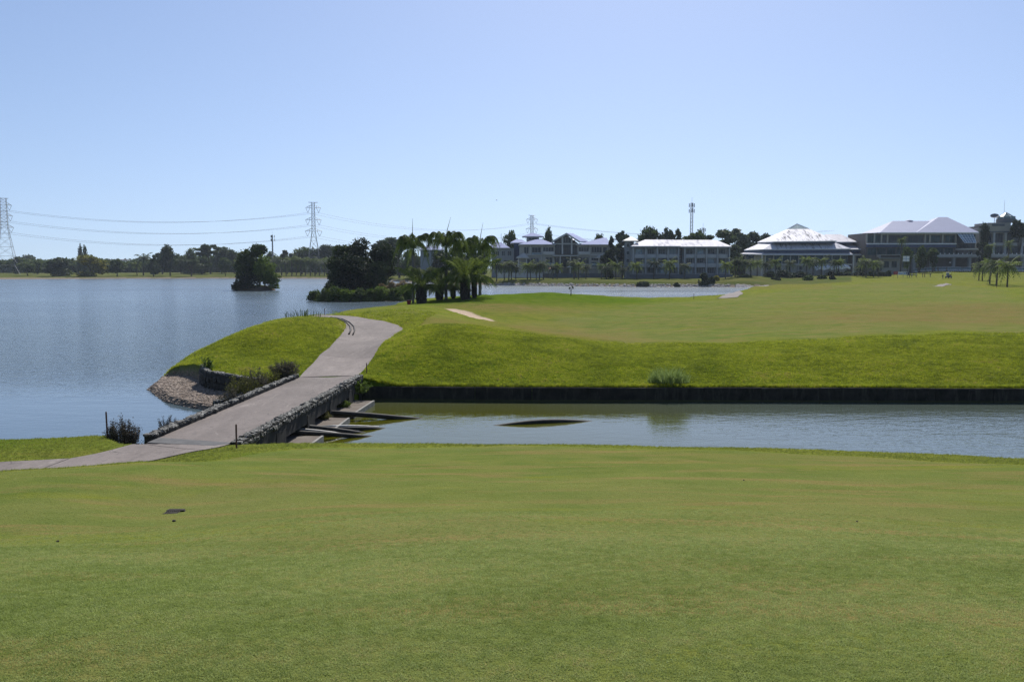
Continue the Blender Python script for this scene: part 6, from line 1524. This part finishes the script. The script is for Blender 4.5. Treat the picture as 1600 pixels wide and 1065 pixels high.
# ---------------------------------------------------------------- golf carts
M['cart_body'] = simple('cart_body', (.50, .50, .48), None, 1, .4); M['cart_dark'] = simple('cart_dark', (.03, .03, .035), None, 1, .5); M['cart_seat'] = simple('cart_seat', (.30, .24, .17), None, 1, .6); M['tyre'] = simple('tyre', (.02, .02, .02), None, 1, .8)
M['cart_roof'] = simple('cart_roof', (.62, .62, .60), None, 1, .4); M['cart_beige'] = simple('cart_beige', (.55, .42, .33), None, 1, .4); M['cart_black'] = simple('cart_black', (.04, .045, .055), None, 1, .35)
def make_cart(body, roof, label, group=None):
    e = empty('golf_cart', (0, 0, 0), label, 'golf cart', group)
    m = MB(); m.hexa([(-.55, -1.15, .28), (.55, -1.15, .28), (.55, 1.1, .28), (-.55, 1.1, .28)], [(-.5, -1.05, .42), (.5, -1.05, .42), (.55, 1.0, .42), (-.55, 1.0, .42)])
    m.hexa([(-.52, -1.12, .42), (.52, -1.12, .42), (.55, -.55, .42), (-.55, -.55, .42)], [(-.42, -.95, .78), (.42, -.95, .78), (.5, -.6, .88), (-.5, -.6, .88)])
    m.hexa([(-.56, .2, .42), (.56, .2, .42), (.56, 1.12, .42), (-.56, 1.12, .42)], [(-.52, .25, .68), (.52, .25, .68), (.5, 1.05, .74), (-.5, 1.05, .74)]); m.build('body', M[body], e, False, False)
    m = MB(); m.box(-.5, .5, .15, .65, .69, .82); m.build('seat', M['cart_seat'], e, False, False); m = MB(); m.hexa([(-.5, .62, .84), (.5, .62, .84), (.5, .74, .84), (-.5, .74, .84)], [(-.48, .70, 1.2), (.48, .70, 1.2), (.48, .8, 1.2), (-.48, .8, 1.2)]); m.build('backrest', M['cart_seat'], e, False, False)
    m = MB(); m.hexa([(-.56, -.75, 1.80), (.56, -.75, 1.80), (.56, .85, 1.80), (-.56, .85, 1.80)], [(-.48, -.65, 1.90), (.48, -.65, 1.90), (.48, .75, 1.90), (-.48, .75, 1.90)]); m.build('roof', M[roof], e, False, False)
    for sx in (-1, 1):
        m = MB(); m.tube([(sx*.48, -.62, .86), (sx*.5, -.48, 1.81)], .022, 5); m.build('post', M['cart_dark'], e, False, False); m = MB(); m.tube([(sx*.48, .78, .72), (sx*.5, .72, 1.81)], .022, 5); m.build('post', M['cart_dark'], e, False, False)
        for wy in (-.78, .75):
            m = MB(); m.tube([(sx*.42, wy, .23), (sx*.6, wy, .23)], .23, 14); w = m.build('wheel', M['tyre'], e, False, False); MB().tube([(sx*.601, wy, .23), (sx*.615, wy, .23)], .12, 10).build('rim', M['steel'], w, False, False)
    m = MB(); m.tube([(-.2, -.6, .88), (-.22, -.38, 1.06)], .02, 5); m.lathe([(.15, 0), (.17, .015), (.15, .03)], 12, (-.22, -.38, 1.06)); m.build('steering_wheel', M['cart_dark'], e, False, False)
    m = MB(); m.add([(-.46, -.60, .90), (.46, -.60, .90), (.48, -.50, 1.78), (-.48, -.50, 1.78)], [(0, 1, 2, 3)]); m.build('windscreen', M['glass_pale'], e, False, False)
    for sx in (-.3, .3): MB().box(sx-.08, sx+.08, -1.13, -1.085, .52, .6).build('headlight', M['white_paint'], e, False, False)
    return e
proto = make_cart('cart_body', 'cart_roof', 'x', 'golf carts parked in the clubhouse arcade'); first = True
rowpx = [1430, 1439, 1443.5, 1448, 1452.5, 1461, 1467, 1471, 1475, 1480.5, 1484.5, 1488, 1491.5, 1495, 1498.5, 1502, 1505.5, 1509, 1513, 1546, 1550, 1565, 1576, 1584, 1588, 1592, 1596, 1600]
for i, px in enumerate(rowpx):
    if i == 0: o = proto
    elif i in (15, 16): 
        o = copy_tree(proto)
        for ch in o.children:
            if ch.name.startswith('roof'): ch.data = ch.data.copy(); ch.data.materials[0] = M['cart_beige']
    else: o = copy_tree(proto)
    Y = 388+random.uniform(-.5, .5); x = xat(px, Y, 5); o.location = (x, Y, H1(x, Y)-.02); o.rotation_euler = (0, 0, random.uniform(-.12, .12)); s = 1.12; o.scale = (s, s, s)
    if i == 0: o['label'] = 'leftmost white roofed golf cart of the parked row, standing alone'
    elif i in (15, 16): o['label'] = ('left' if i == 15 else 'right') + ' beige roofed golf cart in the parked row'
    else: o['label'] = f'{ordinal(i)} white roofed golf cart from the left in the arcade row' if i < 19 else f'{ordinal(i-19)} golf cart from the left parked beyond the young palms'
c = make_cart('cart_black', 'cart_roof', 'dark golf cart with white roof standing on the fairway path'); x = xat(1482, 330, 3); c.location = (x, 330, H1(x, 330)+.07); c.rotation_euler = (0, 0, R(-58)); c.scale = (1.15,)*3
# sponsor boards and flag board
def board(px0, px1, Y, y0, y1, mat, label, blocks=(), legs=True):
    e = empty('banner_board', (xat((px0+px1)/2, Y, 3), Y, H1(xat(px0, Y, 3), Y)), label, 'banner'); X0, X1, Z1, Z0 = xat(px0, Y, 4), xat(px1, Y, 4), zat(y0, Y), zat(y1, Y)
    m = MB(); m.box(X0, X1, Y-.03, Y+.03, Z0, Z1); m.build('panel', mat, e)
    for i, (a, b, c_, d, mt) in enumerate(blocks):
        m = MB(); m.box(X0+(X1-X0)*a, X0+(X1-X0)*b, Y-.045, Y-.032, Z0+(Z1-Z0)*c_, Z0+(Z1-Z0)*d); m.build('print', mt, e)
    for xx in (X0, X1): m = MB(); m.tube([(xx, Y+.06, H1(xx, Y)-.1), (xx, Y+.06, Z1)], .04, 5); m.build('post', M['steel'], e)
red = simple('banner_red', (.34, .04, .05), None, 1, .6); blue = simple('banner_blue', (.20, .32, .55), None, 1, .6); navy = simple('banner_navy', (.03, .04, .09), None, 1, .6); wht = M['white_paint']
board(1396, 1402.6, 338, 424, 428.6, red, 'small red advertising board beside the hedge on the tee', [(.15, .85, .45, .6, simple('banner_pink', (.5, .25, .25), None, 1, .6))])
board(1403, 1411, 338, 424.6, 429.2, wht, 'white and pale blue advertising board left of the golfers', [(.1, .9, .15, .6, blue)])
board(1411.4, 1417.6, 338, 424.6, 429.2, wht, 'white and blue board with dark emblem next to the golfers', [(.1, .55, .2, .7, blue), (.62, .92, .25, .8, navy)])
board(1418, 1421, 338, 425, 429.4, navy, 'narrow dark navy board at the end of the boards')
board(1410, 1420, 374, 400, 408.5, wht, 'large white board with a thin blue cross on the clubhouse terrace', [(.46, .54, .0, 1, blue), (0, .455, .46, .54, blue), (.545, 1, .46, .54, blue)])

# ---------------------------------------------------------------- people, tiny in the distance
def person_mesh(seed, pose, top, legs, skin=(.22, .13, .09), hat=None):
    r = random.Random(seed); st = {'stand': .10, 'walk': .26, 'swing': .22}[pose]
    J = {'pel': (0, 0, .95), 'chest': (0, .02, 1.30), 'neck': (0, 0, 1.48), 'head': (0, -.01, 1.60), 'crown': (0, 0, 1.72), 'hl': (-.09, 0, .92), 'hr': (.09, 0, .92), 'kl': (-.10, -st*.5, .50), 'kr': (.10, st*.4, .50), 'fl': (-.11, -st*.6, .08), 'fr': (.11, st*.7, .08), 'tl': (-.12, -st*.6-.16, .04), 'tr': (.12, st*.7-.16, .04),
         'sl': (-.18, 0, 1.42), 'sr': (.18, 0, 1.42)}
    if pose == 'swing': J.update(el=(-.26, -.16, 1.2), er=(.2, -.2, 1.18), wl=(-.06, -.38, 1.02), wr=(.06, -.38, 1.0))
    else: J.update(el=(-.25, .02, 1.14), er=(.25, .02, 1.14), wl=(-.25, -.12, .90), wr=(.26, -.08, .90))
    Rr = dict(pel=.15, chest=.16, neck=.06, head=.10, crown=.07, hl=.10, hr=.10, kl=.065, kr=.065, fl=.045, fr=.045, tl=.035, tr=.035, sl=.07, sr=.07, el=.045, er=.045, wl=.035, wr=.035)
    E = [('pel', 'chest'), ('chest', 'neck'), ('neck', 'head'), ('head', 'crown'), ('pel', 'hl'), ('pel', 'hr'), ('hl', 'kl'), ('kl', 'fl'), ('fl', 'tl'), ('hr', 'kr'), ('kr', 'fr'), ('fr', 'tr'), ('chest', 'sl'), ('chest', 'sr'), ('sl', 'el'), ('el', 'wl'), ('sr', 'er'), ('er', 'wr')]
    names = list(J); me = bpy.data.meshes.new('sk'); me.from_pydata([J[k] for k in names], [(names.index(a), names.index(b)) for a, b in E], [])
    o = bpy.data.objects.new('sk', me); COL.objects.link(o); md = o.modifiers.new('skin', 'SKIN'); sv = me.skin_vertices[0].data
    for i, k in enumerate(names): sv[i].radius = (Rr[k], Rr[k]*.85); 
    sv[0].use_root = True; o.modifiers.new('ss', 'SUBSURF').levels = 1
    bpy.context.view_layer.update(); dg = bpy.context.evaluated_depsgraph_get(); em = bpy.data.meshes.new_from_object(o.evaluated_get(dg)); bpy.data.objects.remove(o)
    em.materials.clear()
    for mt in (simple('skin', skin, None, 1, .6), simple('shirt', top, None, 1, .8), simple('trousers', legs, None, 1, .8), simple('shoes', (.3, .3, .3), None, 1, .7)): em.materials.append(mt)
    for p in em.polygons:
        c = p.center; p.material_index = 0 if c.z > 1.47 else 1 if c.z > .98 and not (c.z < 1.12 and abs(c.x) > .2) else 0 if abs(c.x) > .2 and c.z > .8 else 2 if c.z > .10 else 3; p.use_smooth = True
    return em
ppl = [(1421.2, 428, 'stand', (.05, .05, .06), (.10, .10, .12), 'person in dark top standing next to the end of the boards'), (1424.6, 427.5, 'walk', (.45, .47, .52), (.04, .05, .09), 'person in pale top and navy trousers near the boards'), (1431.5, 427.8, 'stand', (.40, .40, .42), (.03, .03, .04), 'person in light shirt and black trousers standing alone'),
    (1441.5, 427, 'stand', (.10, .03, .03), (.03, .03, .04), 'left one of two people in dark red standing close together'), (1444.8, 427, 'walk', (.20, .04, .04), (.05, .05, .06), 'right one of two people in dark red standing close together'), (1453.3, 429, 'swing', (.08, .06, .06), (.04, .04, .05), 'golfer bending over a shot between the pair and the cart'), (1473, 427, 'swing', (.03, .03, .04), (.02, .02, .03), 'tall golfer in black just left of the dark golf cart')]
for i, (px, yt, pose, tc, lc, lab) in enumerate(ppl):
    Y = 336 if i < 6 else 322; x = xat(px, Y, 3); e = empty('person', (x, Y, H1(x, Y)), lab, 'person', 'golfers on the distant tee', random.uniform(-1, 1))
    link('body', person_mesh(i, pose, tc, lc), e)
    m = MB(); m.lathe([(.115, 0), (.12, .05), (.10, .11), (.03, .14)], 10, (0, 0, 1.66)); m.add([(-.09, -.08, 1.67), (.09, -.08, 1.67), (.07, -.2, 1.655), (-.07, -.2, 1.655), (-.09, -.08, 1.68), (.09, -.08, 1.68), (.07, -.2, 1.665), (-.07, -.2, 1.665)], [(0, 3, 2, 1), (4, 5, 6, 7), (0, 1, 5, 4), (1, 2, 6, 5), (2, 3, 7, 6), (3, 0, 4, 7)]); m.build('cap', simple('cap', (.5, .5, .5) if i % 2 else (.05, .05, .07), None, 1, .8), e, False, False)
    if i < 6: e.scale = (1.05,)*3
    if pose == 'swing': m = MB(); m.tube([(0, -.38, 1.0), (.1, -.75, .12)], .015, 5); m.tube([(.1, -.75, .12), (.16, -.82, .05)], .03, 5); m2 = m.build('golf_club', M['steel'], None); m2.location = e.location; m2.rotation_euler = e.rotation_euler; m2.scale = e.scale; tag(m2, 'golf club swung by ' + ('the golfer in black beside the cart' if i == 6 else 'the golfer bending over a shot'), 'golf club')
# white umbrellas and red parasol on the mansion terrace
def canopy(px, Y, y, w, mat, label, sq=False):
    x = xat(px, Y, 5); z = H1(x, Y); zt = zat(y, Y); hw = w/F_PX*Y/2; e = empty('parasol', (x, Y, z), label, 'parasol'); n = 4 if sq else 8
    m = MB(); m.lathe([(hw, zt-z-.35), (hw*.98, zt-z-.28), (.06, zt-z+.25)], n); m.build('canopy', mat, e, False, False); m = MB(); m.tube([(0, 0, -.1), (0, 0, zt-z)], .05, 6); m.build('pole', M['steel'], e, False, False)
canopy(889.5, 372, 416.3, 9, M['white_paint'], 'white parasol left on the mansion terrace', True); canopy(902, 372, 416.4, 9, M['white_paint'], 'white parasol in the middle of the mansion terrace', True); canopy(911, 372.5, 416.2, 8, M['white_paint'], 'white parasol right on the mansion terrace', True)
canopy(859, 371, 418.5, 7, simple('parasol_red', (.42, .16, .10), None, 1, .7), 'faded red parasol left on the mansion terrace'); canopy(907.5, 370, 419, 7, simple('parasol_orange', (.50, .20, .07), None, 1, .7), 'orange parasol below the white parasols')
# bird
e = empty('bird', P3(776, 313, 180), 'small dark bird flying high above the palm clump', 'bird'); m = MB(); m.tube([(-.16, 0, 0), (-.05, 0, .01), (.08, 0, .02), (.16, 0, .03)], [.015, .05, .045, .015], 6); m.build('body', M['cart_dark'], e, True, False)
for s in (-1, 1): m = MB(); m.add([(-.06, s*.03, .02), (.07, s*.03, .02), (.03, s*.24, .15), (-.04, s*.26, .14), (-.02, s*.48, .05)], [(0, 1, 2, 3), (3, 2, 4)]); m.build('wing', M['cart_dark'], e, False, False)
# ---------------------------------------------------------------- near shrubs, weeds, grass
def shrub(px, Y, w, h, label, leaf, nst, nlf, seed, lsz=.03, z=None, spiky=.5, cat='shrub', name='dry_shrub', stem='bark'):
    x = xat(px, Y, 1); z = H1(x, Y) if z is None else z; r = random.Random(seed); rn_ = np.random.default_rng(seed); e = empty(name, (x, Y, z), label, cat)
    m = MB(); tips = []
    for k in range(nst):
        a = r.uniform(0, 6.28); q = math.sqrt(r.uniform(0, 1)); t = Vector((math.cos(a)*q*w/2, math.sin(a)*q*w/2*.8, h*r.uniform(.55, 1.05)*(1-.45*q*q)))
        b = Vector((t.x*.35, t.y*.35, -.05)); mid = b.lerp(t, .5)+Vector((r.uniform(-.05, .05), r.uniform(-.05, .05), .08*h)); m.tube([b, mid, t], [.012, .008, .003], 3, cap=False); tips.append((b, mid, t))
        for s in range(3):
            p = mid.lerp(t, r.uniform(0, .8)); m.tube([p, p+Vector((r.uniform(-.12, .12)*w, r.uniform(-.12, .12)*w, r.uniform(.05, .18)*h))], [.006, .002], 3, cap=False)
    st = m.build('stem', M[stem], e, False, False); st['kind'] = 'stuff'
    C_ = []
    for i in range(nlf):
        b, mid, t = r.choice(tips); u = r.uniform(.15, 1); p = b.lerp(mid, u*2) if u < .5 else mid.lerp(t, u*2-1); C_.append((p.x+r.gauss(0, .05*w*.6), p.y+r.gauss(0, .05*w*.6), max(.01, p.z+r.gauss(0, .04*h))))
    V_, F_ = cards(np.array(C_), lsz*rn_.uniform(.5, 1.4, nlf), rn_); link('foliage', mesh_np('foliage', V_, F_, M[leaf]), e)
    return e
M['weed'] = leaf_mat('weed', (.06, .07, .02), (.16, .16, .045), .35, 3)
M['broadleaf'] = leaf_mat('broadleaf', (.04, .09, .015), (.13, .19, .03), .35, 3)
shrub(192, 30.0, 1.3, 1.3, 'twiggy grey brown shrub standing right beside the left stake', 'shrub_dry', 110, 6000, 1, .028)
shrub(222, 30.0, 1.9, 1.5, 'denser grey brown shrub against the left end of the parapet', 'shrub_dry', 130, 9000, 2, .028)
shrub(262, 33.2, .9, .85, 'small spiky dry shrub hanging over the outside of the left parapet', 'shrub_dry', 60, 900, 3, .024, .5)
for i, (px, Y, w, h, lf) in enumerate(((360, 41.0, 1.5, 1.35, 'shrub_dry'), (380, 42.0, 1.8, 1.7, 'weed'), (402, 42.9, 1.9, 1.85, 'shrub_dry'), (424, 43.9, 2.0, 1.5, 'weed'), (445, 44.9, 1.8, 1.15, 'shrub_dry'))):
    shrub(px, Y, w, h, f'{ordinal(i)} clump from the left in the row of weeds along the far left parapet', lf, 80, 4200, 10+i, .034, None, name='weed_clump', cat='weeds')
shrub(323, 47.4, .8, .9, 'leafy pale green creeper on the left end of the curved wall', 'broadleaf', 26, 420, 20, .06, 1.3, name='creeper', cat='creeper')
shrub(562, 44.2, 1.3, .85, 'broad leaved plant growing at the corner of bridge and canal wall', 'broadleaf', 34, 520, 21, .075, .55, name='leafy_plant', cat='plant')
shrub(535, 41.8, 1.0, .45, 'low green grass patch on the ledge under the far end of the bridge', 'broadleaf', 60, 700, 22, .04, .2, name='weed_clump', cat='weeds')
shrub(482, 38.2, .55, 1.0, 'upright yellow green weed in front of the bridge culverts', 'weed', 40, 800, 23, .03, .2, name='weed_clump', cat='weeds')
shrub(506, 38.4, .75, .45, 'low yellowish weed on the middle concrete apron', 'weed', 50, 700, 24, .028, .2, name='weed_clump', cat='weeds')

def blades(name, x, y, z, w, n, hmin, hmax, bw, label, mat, seed, lean=.25, cat='grass clump'):
    r = random.Random(seed); e = empty(name, (x, y, z), label, cat); m = MB()
    for k in range(n):
        a = r.uniform(0, 6.28); q = math.sqrt(r.uniform(0, 1))*w/2; bx, by = q*math.cos(a), q*math.sin(a)*.6; h = r.uniform(hmin, hmax)*(1-.5*(q/(w/2))**2); d = a+r.uniform(-1, 1); ln = lean*h*r.uniform(.3, 1.6)
        f = r.uniform(0, 3.14); wx, wy = bw*math.cos(f)/2, bw*math.sin(f)/2; cx_, cy_ = math.cos(d)*ln, math.sin(d)*ln
        m.add([(bx-wx, by-wy, -.05), (bx+wx, by+wy, -.05), (bx+wx*.9+cx_*.35, by+wy*.9+cy_*.35, h*.6), (bx-wx*.9+cx_*.35, by-wy*.9+cy_*.35, h*.6), (bx+cx_, by+cy_, h*r.uniform(.85, 1))], [(0, 1, 2, 3), (3, 2, 4)])
    o = m.build('blades', M[mat], e, False, False); o['kind'] = 'stuff'; return e
M['tall_grass'] = leaf_mat('tall_grass', (.14, .20, .05), (.34, .42, .17), .45, 3)
x, Y = xat(1045, 45.9, 1), 45.9; blades('tall_grass_clump', x, Y, H1(x, Y), 2.1, 900, .5, 1.35, .026, 'tall feathery grass clump on the edge of the canal wall', 'tall_grass', 5, .35)
x, Y = xat(472, 74, 2.6), 74; blades('reed_clump', x, Y, H1(x, Y), 3.2, 60, .5, 1.1, .05, 'sparse dark reeds sticking up left of the path bend', 'foliage', 6, .25)
x, Y = xat(525, 79, 2.6), 79; blades('reed_clump', x, Y, H1(x, Y), 1.4, 30, .3, .6, .05, 'small green tuft at the water by the path bend', 'tall_grass', 7, .4)

# lush bank grass and the lawns, uncountable
t_rough = [tuft_mesh('tuft', 9, .095, .020, .11, M['blade_rough'], i, 1.5) for i in range(2)]
M['blade_near'] = leaf_mat('blade_near', (.135, .165, .030), (.270, .300, .060), .45, .5, .55, .25, ground=True)
t_near = [tuft_mesh('tuft', 9, .085, .016, .10, M['blade_near'], 60+i, 1.5) for i in range(2)]
t_edge = tuft_mesh('tuft', 16, .20, .018, .12, M['blade_rough'], 9, 1.3)
M['blade_mown'] = leaf_mat('blade_mown', (.215, .272, .066), (.37, .43, .155), .42, .55, .55, .3, (.44, .40, .16), ground=True)
t_mown = [tuft_mesh('tuft', 20, .012, .0032, .034, M['blade_mown'], 20+i, 1.8) for i in range(2)]
t_mid = tuft_mesh('tuft', 12, .026, .008, .06, M['blade_mown'], 30, .9)
def region(n, x0, x1, y0, y1, keep, zoff=0.0, dens=None):
    X = rng.uniform(x0, x1, n); Y = rng.uniform(y0, y1, n); ok = (np.abs(X) < Y*.72+3.0) & keep(X, Y)
    X, Y = X[ok], Y[ok]; Z = height(X, Y)+zoff
    return np.c_[X, Y, Z]
PATHPOLY = [tuple(p) for p in pl]+[tuple(p) for p in pr[::-1]]
NEARPOLY = [tuple(p) for p in nl]+[tuple(p) for p in nr_[::-1]]
def off_path(X, Y): return (sdist(X, Y, PATHPOLY) < -.05) & ~((X > -11.9) & (X < -7.8) & (Y > 43.5) & (Y < 46.3) & (X < -8.15+.0*Y)) & (sdist(X, Y, NEARPOLY) < -.02)
def bank(X, Y):
    return off_path(X, Y) & (sdist(X, Y, FAIRWAY) < -rng.exponential(1.5, len(X))) & (rng.uniform(0, 1, len(X)) < np.interp(Y, [44, 56, 64, 82], [.9, .75, .35, 0])) & (-sdist(X, Y, WATER) > .12) & (sdist(X, Y, BEACH) < -.1)
pts = region(165000, -24, 48, 44.2, 62, bank); h_ = len(pts)//2
scatter('bank_grass', pts[:h_], rng.uniform(.5, 1.15, h_), t_rough[0], 'lush rough grass covering the far canal bank')
scatter('bank_grass', pts[h_:], rng.uniform(.5, 1.15, len(pts)-h_), t_rough[1], 'lush rough grass over the banks and mounds')
pts = region(60000, -26, -7, 60, 82, bank); scatter('bank_grass', pts, rng.uniform(.8, 1.6, len(pts)), t_rough[0], 'rough grass on the mounds beside the path')
ex = np.sort(rng.uniform(-7.6, 46, 7500)); ey = np.interp(ex, [p[0] for p in wp], [p[1] for p in wp])+rng.uniform(.12, .7, len(ex)); ez = height(ex, ey)
scatter('wall_top_grass', np.c_[ex, ey, np.maximum(ez, .76)], rng.uniform(.3, 1.0, len(ex)), t_edge, 'longer grass fringing the top of the canal wall')
# rough strip on the near side
def near_rough(X, Y):
    px_ = X/Y*F_PX+800; b_ = np.interp(px_, [-600, 0, 200, 330, 400, 500, 900, 1150, 1350, 1600, 1800], [18.6, 19.3, 20.2, 22.5, 25.2, 27.6, 28.1, 27.0, 25.0, 21.9, 20])
    return (Y > b_+rng.exponential(.5, len(Y))) & (rng.uniform(0, 1, len(Y)) < .6) & off_path(X, Y) & (-sdist(X, Y, WATER) > .0)
pts = region(150000, -24, 22, 18.5, 35.5, near_rough); h_ = len(pts)//2
scatter('near_rough_grass', pts[:h_], rng.uniform(.25, .6, h_), t_near[0], 'coarser grass strip along the near water edge')
scatter('near_rough_grass', pts[h_:], rng.uniform(.25, .6, len(pts)-h_), t_near[1], 'coarser grass beside the path and left bank')
# close mown turf, dense near the camera and thinning out
ALL = []
for (y0, y1, n) in ((2.0, 5.0, 60000), (5.0, 8.0, 48000), (8.0, 12, 32000), (12, 20, 26000)):
    ALL.append(region(int(n*1.3), -y1*.72-2, y1*.72+2, y0, y1, lambda X, Y: rng.uniform(0, 1, len(X)) < np.clip((20-Y)/14, 0, 1), -.004))
pts = np.vstack(ALL); rng.shuffle(pts); h_ = len(pts)//2
scatter('tee_turf', pts[:h_], rng.uniform(.6, 1.25, h_), t_mown[0], 'short mown turf blades in the foreground')
scatter('tee_turf', pts[h_:], rng.uniform(.6, 1.25, len(pts)-h_), t_mown[1], 'short mown turf blades filling the foreground')

# drain grate sunk in the lawn
x, Y = P(269, 806, 2.98); z = H1(x, Y); e = empty('drain_grate', (x, Y, z), 'small dark drain grate set in a hollow of the near lawn', 'drain')
m = MB(); 
for k in range(7): m.box(-.15+k*.05-.012, -.15+k*.05+.012, -.11, .11, .004, .022)
m.box(-.18, .18, -.14, -.112, .0, .025); m.box(-.18, .18, .112, .14, .0, .025); m.build('grate', M['bark_dark'], e, False, False); e.scale = (.66,)*3
m = MB(); m.box(-.17, .17, -.125, .125, -.08, .002); m.build('pit', M['bark_dark'], e, False, False)
m = MB(); m.hexa([(-.2, .13, -.03), (.26, .13, -.03), (.24, .26, -.02), (-.18, .26, -.02)], [(-.19, .14, .03), (.25, .14, .03), (.22, .25, .035), (-.16, .25, .035)]); m.build('rim', M['bark_dark'], e, False, False)
for px, py, zz, s, lab in ((272, 823, 3.1, .022, 'small dark stone on the lawn just below the drain'), (91, 867.5, 3.5, .016, 'small dark clod at the left of the near lawn'), (1338, 849, 3.4, .012, 'tiny dark clod on the right of the near lawn'), (1162, 757, 2.5, .014, 'tiny dark clod near the right end of the lawn')):
    x, Y = P(px, py, zz); o = link('stone', rock_mesh(px, s*1.3, s, s*.8, 1, M['bark_dark'])); o.location = (x, Y, H1(x, Y)+s*.6); tag(o, lab, 'stone')
# pebbles over the beach
pb = rock_mesh(77, .07, .055, .035, 1, simple('pebble', (.30, .235, .185), (.17, .14, .115), 3, .9, space='pos')); po = bpy.data.objects.new('pebble', pb)
pts = region(16000, -24, -12, 41, 54.5, lambda X, Y: (sdist(X, Y, BEACH) > 0) & (height(X, Y) > -.05)); scatter('beach_gravel', pts, rng.uniform(.4, 1.5, len(pts)), po, 'loose brown gravel on the small beach')
# rubble at the far waterlines
xs_ = []
for a, b in ((760, 1140), (1150, 1200)):
    q = rng.uniform(a, b, 900); yy = np.interp(q, [700, 780, 900, 1000, 1110, 1150, 1200], [374, 342, 326, 312, 314, 308, 304])+rng.uniform(-.5, 3.2, len(q)); xs_.append(np.c_[(q-800)/F_PX*yy, yy])
xs_ = np.vstack(xs_); hz = height(xs_[:, 0], xs_[:, 1]); k = (hz > -.2) & (hz < .9)
rb = bpy.data.objects.new('rubble', rock_mesh(78, .5, .4, .28, 1, simple('rubble', (.46, .42, .40), (.26, .24, .22), .6, .9, space='pos')))
scatter('shore_rubble', np.c_[xs_[k], hz[k]], rng.uniform(.3, 1.2, int(k.sum())), rb, 'pale rubble along the waterline below the hotel')
# ---------------------------------------------------------------- the air
hz_ = NT('haze_air'); pv = hz_.n('ShaderNodeVolumePrincipled'); pv.inputs['Color'].default_value = (0.78, 0.88, 1.0, 1); pv.inputs['Density'].default_value = 0.00011; pv.inputs['Anisotropy'].default_value = 0.0
hz_.l(pv.outputs[0], hz_.out.inputs['Volume'])
hb_ = MB().box(-1500, 1500, -120, 2600, -4, 72); ho = hb_.build('haze', hz_.m); tag(ho, 'pale even haze in the air', kind='stuff')
cy.volume_step_rate = 4; cy.volume_max_steps = 64
